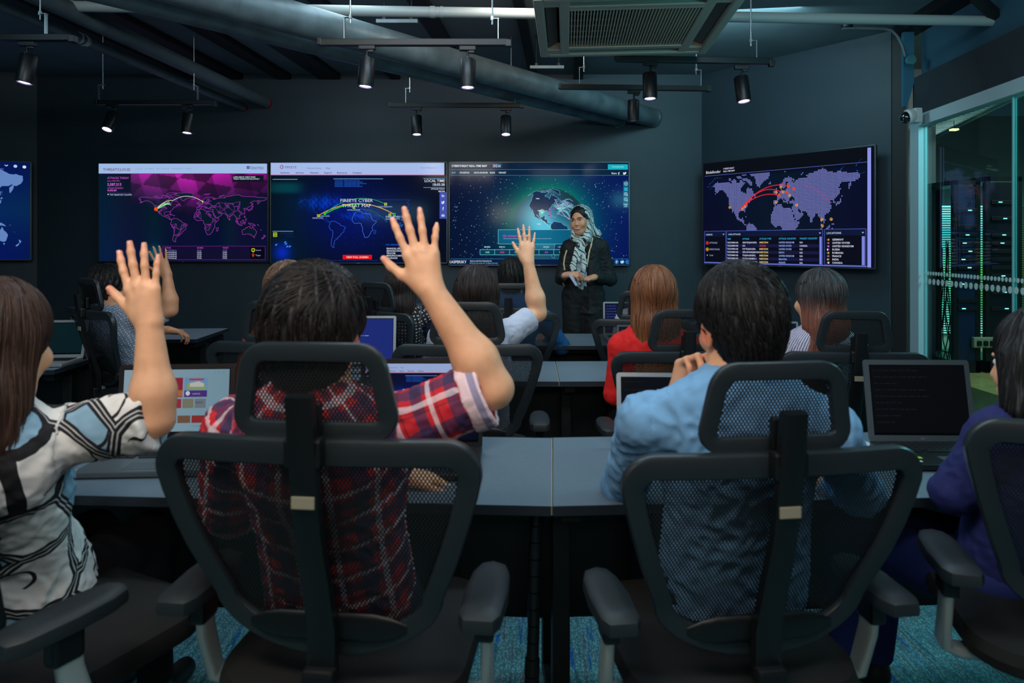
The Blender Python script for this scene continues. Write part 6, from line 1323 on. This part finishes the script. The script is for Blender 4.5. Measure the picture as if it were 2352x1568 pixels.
# ------------------------------------------------------------------ the presenter
YP=5.42; o=nv((P_(1340,600,YP)[0],YP,0)); F_=frame(168); r,f=F_[:,0],F_[:,1]; u=UP            # r = her right? columns: right, forward, up
hc=P_(1333,507,YP-.05); HR=frame(154,-3,5); s=.93
SL=P_(1381,566,YP); SR=P_(1306,570,YP)                                                       # image right, image left shoulders
EL=P_(1402,642,YP+.02); ER=P_(1290,640,YP+.0); WLp=P_(1366,636,YP-.20); WRp=P_(1297,632,YP-.17)
nk=P_(1340,549,YP); pel=P_(1340,672,YP)
S=SDF(); T=add_head(S,hc,HR,s,fem=True)
S.cone(T(0,-.028,-.05),nk,.042,.046,k=.03); S.cone(nk,SL,.042,.034,k=.05); S.cone(nk,SR,.042,.034,k=.05)
S.cone(pel+u*.12,nk-u*.12,.115,.12,k=.05,flat=(f,.62)); S.cone(pel,pel+u*.14,.13,.115,k=.05,flat=(f,.68))
ar=(.040,.034,.033,.022); add_arm(S,SL,EL,WLp,ar); add_arm(S,SR,ER,WRp,ar); nl=[]
add_hand(S,WLp,unit(nv((-.80,-.35,-.25))),unit(nv((-.2,-.3,1))),unit(nv((-.3,-.9,.1))),k=.88,curls=[(30,45,25)]*4,splay=.5,thumb=(30,-10),nails=nl)
add_hand(S,WRp,unit(nv((.62,-.55,.12))),unit(nv((.2,.5,-1))),unit(nv((.6,.5,.5))),k=.88,curls=[(35,50,25)]*4,splay=.5,thumb=(30,-10),nails=nl)
pr=finish('person',S,.0045,SKINW,None,o,sm=1); tag(pr,'smiling woman presenter in a black blazer and patterned headscarf standing by the screens','person')
nailobj(nl,pr,o,mat('nail_pink',(225,110,110),.25))
MR=Matrix(HR.tolist())
q=MB(); q2=MB(); q3=MB(); q4=MB()
for e in(-1,1):
    q.lathe([(0,.0098),(.004,.0090),(.0080,.0055),(.0098,0)],c=T(e*.031,.0822,.004)-o,M=MR@Matrix.Rotation(-PI/2,3,'X'),n=14)
    q2.lathe([(0,.0106),(.0040,.0098),(.0050,.0083)],c=T(e*.031,.0822,.004)-o,M=MR@Matrix.Rotation(-PI/2,3,'X'),n=12)
    q3.tube([T(e*a,b_,z)-o for a,b_,z in ((.014,.102,.021),(.024,.100,.027),(.038,.093,.027),(.050,.080,.021))],[.0022,.0028,.0024,.0012],6)
    q3.tube([T(e*a,b_,z)-o for a,b_,z in ((.019,.0925,.009),(.031,.0955,.0125),(.044,.088,.008))],[.0012,.0018,.0014],6)
q.build('eyes',M_eyew,pr); q2.build('irises',M_iris,pr); q3.build('eyebrows',mat('brow',(28,18,16),.7),pr)
q=MB(); q.tube([T(a,b_,z)-o for a,b_,z in ((-.031,.080,-.047),(-.016,.0965,-.0555),(0,.100,-.0575),(.016,.0965,-.0555),(.031,.080,-.047))],[.0012,.0026,.003,.0026,.0012],8); q.tube([T(a,b_,z)-o for a,b_,z in ((-.031,.080,-.047),(-.016,.0945,-.0675),(0,.0980,-.0725),(.016,.0945,-.0675),(.031,.080,-.047))],[.0012,.0032,.0042,.0032,.0012],8); q.build('lips',M_lip,pr)
q=MB(); q.tube([T(a,b_,z)-o for a,b_,z in ((-.027,.084,-.0515),(-.014,.0965,-.060),(0,.0988,-.063),(.014,.0965,-.060),(.027,.084,-.0515))],[.0012,.0034,.0040,.0034,.0012],8); q.build('teeth',M_teeth,pr)
# fringe of dark hair under the scarf
G=SDF(); G.ell(T(0,-.010,.042),nv((.080,.098,.088))*s,HR); G.ell(T(0,.118,-.022),nv((.070,.086,.112))*s,HR,k=.01,op='s'); G.plane(T(0,0,-.035),-HR[:,2])
def hat(V): return {'tone':np.clip(.4+.4*np.sin(((V-hc)@HR)[:,0]*240),0,1),'hz':V[:,2]*0}
finish('hair',G,.006,H_black,pr,o,extra=hat)
# headscarf
G=SDF(); G.ell(T(0,-.034,.040),nv((.094,.104,.098))*s,HR); G.ell(T(0,-.05,-.06),nv((.092,.085,.10))*s,HR,k=.05)
G.cone(T(.02,-.05,-.06),P_(1366,538,YP+.04),.075,.050,k=.04); G.cone(T(-.035,-.01,-.09),P_(1322,545,YP-.07),.040,.028,k=.03); G.cone(T(.04,-.0,-.09),P_(1350,548,YP-.07),.045,.030,k=.03)
G.cone(P_(1320,546,YP-.07),P_(1346,549,YP-.09),.028,.030,k=.03)
G.ell(T(.0,.115,-.020),nv((.060,.105,.112))*s,HR,k=.012,op='s'); G.cone(T(0,.06,-.09),T(0,.10,-.14),.042,.036,k=.01,op='s')
scf=scarfmat(); finish('headscarf',G,.006,scf,pr,o,wr=(.0034,95,3))
# blouse and hanging scarf
G=SDF(); G.cone(pel+u*.12,nk-u*.12,.122,.126,k=.05,flat=(f,.64)); G.cone(pel-u*.0,pel+u*.14,.136,.122,k=.05,flat=(f,.68)); G.plane(pel+u*.02,-u); bl=finish('blouse',G,.008,mat('blouse_pale_blue',(176,192,204),.7),pr,o,wr=(.003,80,2))
G=SDF()
G.cone(P_(1328,556,YP-.10),P_(1316,612,YP-.115),.016,.020,k=.02,flat=(f,.5)); G.cone(P_(1316,612,YP-.115),P_(1326,655,YP-.12),.020,.016,k=.02,flat=(f,.5))
G.cone(P_(1338,556,YP-.10),P_(1342,610,YP-.115),.016,.018,k=.02,flat=(f,.5)); G.cone(P_(1342,610,YP-.115),P_(1334,650,YP-.12),.018,.014,k=.02,flat=(f,.5)); G.cone(P_(1331,552,YP-.10),P_(1329,600,YP-.115),.018,.012,k=.012,flat=(f,.4))
finish('scarf_tails',G,.0045,scf,pr,o,wr=(.003,110,4))
# blazer
M_bz=mat('blazer_black',(16,22,26),.75,bump=.2,bscale=300); G=SDF()
G.cone(pel+u*.12,nk-u*.10,.138,.142,k=.05,flat=(f,.72)); G.cone(pel-u*.16,pel+u*.14,.160,.138,k=.05,flat=(f,.72)); G.cone(nk-u*.03,SL,.055,.050,k=.05); G.cone(nk-u*.03,SR,.055,.050,k=.05)
for A,E,Wx in ((SL,EL,WLp),(SR,ER,WRp)):
    ax=unit(Wx-E); e2=Wx-ax*.03; G.cone(A,E,.056,.050,k=.03); G.cone(E,e2,.050,.038,k=.02,cut=[(e2,ax)])
G.cone(P_(1332,560,YP-.16),P_(1325,672,YP-.20),.098,.135,k=.012,op='s'); G.cone(P_(1325,672,YP-.20),P_(1318,735,YP-.2),.135,.150,k=.012,op='s'); G.cone(nk+u*.02,nk+u*.12,.075,.09,k=.01,op='s'); G.cone(nk-f*-.05,nk+f*.14-u*.04,.055,.06,k=.01,op='s'); G.plane(P_(1340,719,YP),-u)
bz=finish('blazer',G,.006,M_bz,pr,o,wr=(.003,70,8)); 
def hit(px,py,y0=YP-.4): 
    d=unit(P_(px,py,1.0)-nv((0,0,HC))); p=P_(px,py,y0)
    for _ in range(60):
        v=G.ev(p[None])[0]
        if v<.001: break
        p=p+d*max(v,.002)*.8
    return p
q=MB()
for L_ in ([(1302,574),(1297,590),(1295,606),(1297,620)],[(1296,640),(1293,650),(1297,657)],[(1361,546),(1358,562),(1353,580),(1350,600),(1344,626)],[(1340,650),(1336,656),(1333,658)]):
    q.tube([hit(a,b_)-o for a,b_ in L_],.0065,8)
q.build('blazer_piping',mat('piping_cream',(220,208,170),.6),bz); q=MB(); c=hit(1340,655)-o; q.lathe([(0,.004),(.009,.003),(.011,0)],c=c,M=Matrix.Rotation(PI/2,3,'X'),n=16); q.build('button',M_alu,bz)
# trousers, shoes
G=SDF()
for e in(-1,1):
    hp=pel-u*.02+r*e*.075; kn=nv((hp[0]+r[0]*e*.01,hp[1],.50)); an=nv((kn[0],kn[1]+.02,.08)); G.cone(hp,kn,.098,.070,k=.03); G.cone(kn,an,.070,.062,k=.03,cut=[(an-u*.01,-u)])
G.cone(pel,pel+u*.045,.125,.125,k=.04,flat=(f,.72)); finish('trousers',G,.010,mat('trousers_black',(12,15,18),.8),pr,o,wr=(.003,60,6))
for e in(-1,1):
    hp=pel+r*e*.085; D=SDF(); an=nv((hp[0],hp[1]+.02,0)); D.cone(an+u*.045,an+f*.15+u*.03,.036,.028,k=.02); D.cone(an+u*.05,an+u*.10,.034,.032,k=.02); D.plane(nv((0,0,.004)),-u); finish('shoe',D,.010,SHOE,pr,o)
q=MB(); ax=unit(WLp-EL); c=WLp-ax*.012-o
for k in range(2):
    a=Vector(ax); rr_=a.to_track_quat('Z','Y').to_matrix(); q.tube([Vector(c-ax*.014*k)+rr_@Vector((.027*math.cos(t),.027*math.sin(t),0)) for t in np.linspace(0,2*PI,20,endpoint=False)],.003,8,closed=True)
q.build('bracelet',mat('bracelet_dark',(40,44,48),.3,.6),pr)
a=P_(1307,629,YP-.30); b_=P_(1324,655,YP-.30); q=MB(); q.tube([(0,0,0),b_-a],1,prof=[(x_*.010,y_*.006) for x_,y_ in rrect(2,2,.6,3)]); o_=q.build('remote_clicker',mat('clicker_white',(190,200,230),.4),loc=tuple(a)); tag(o_,'slim white remote clicker held in both hands of the presenter','remote')
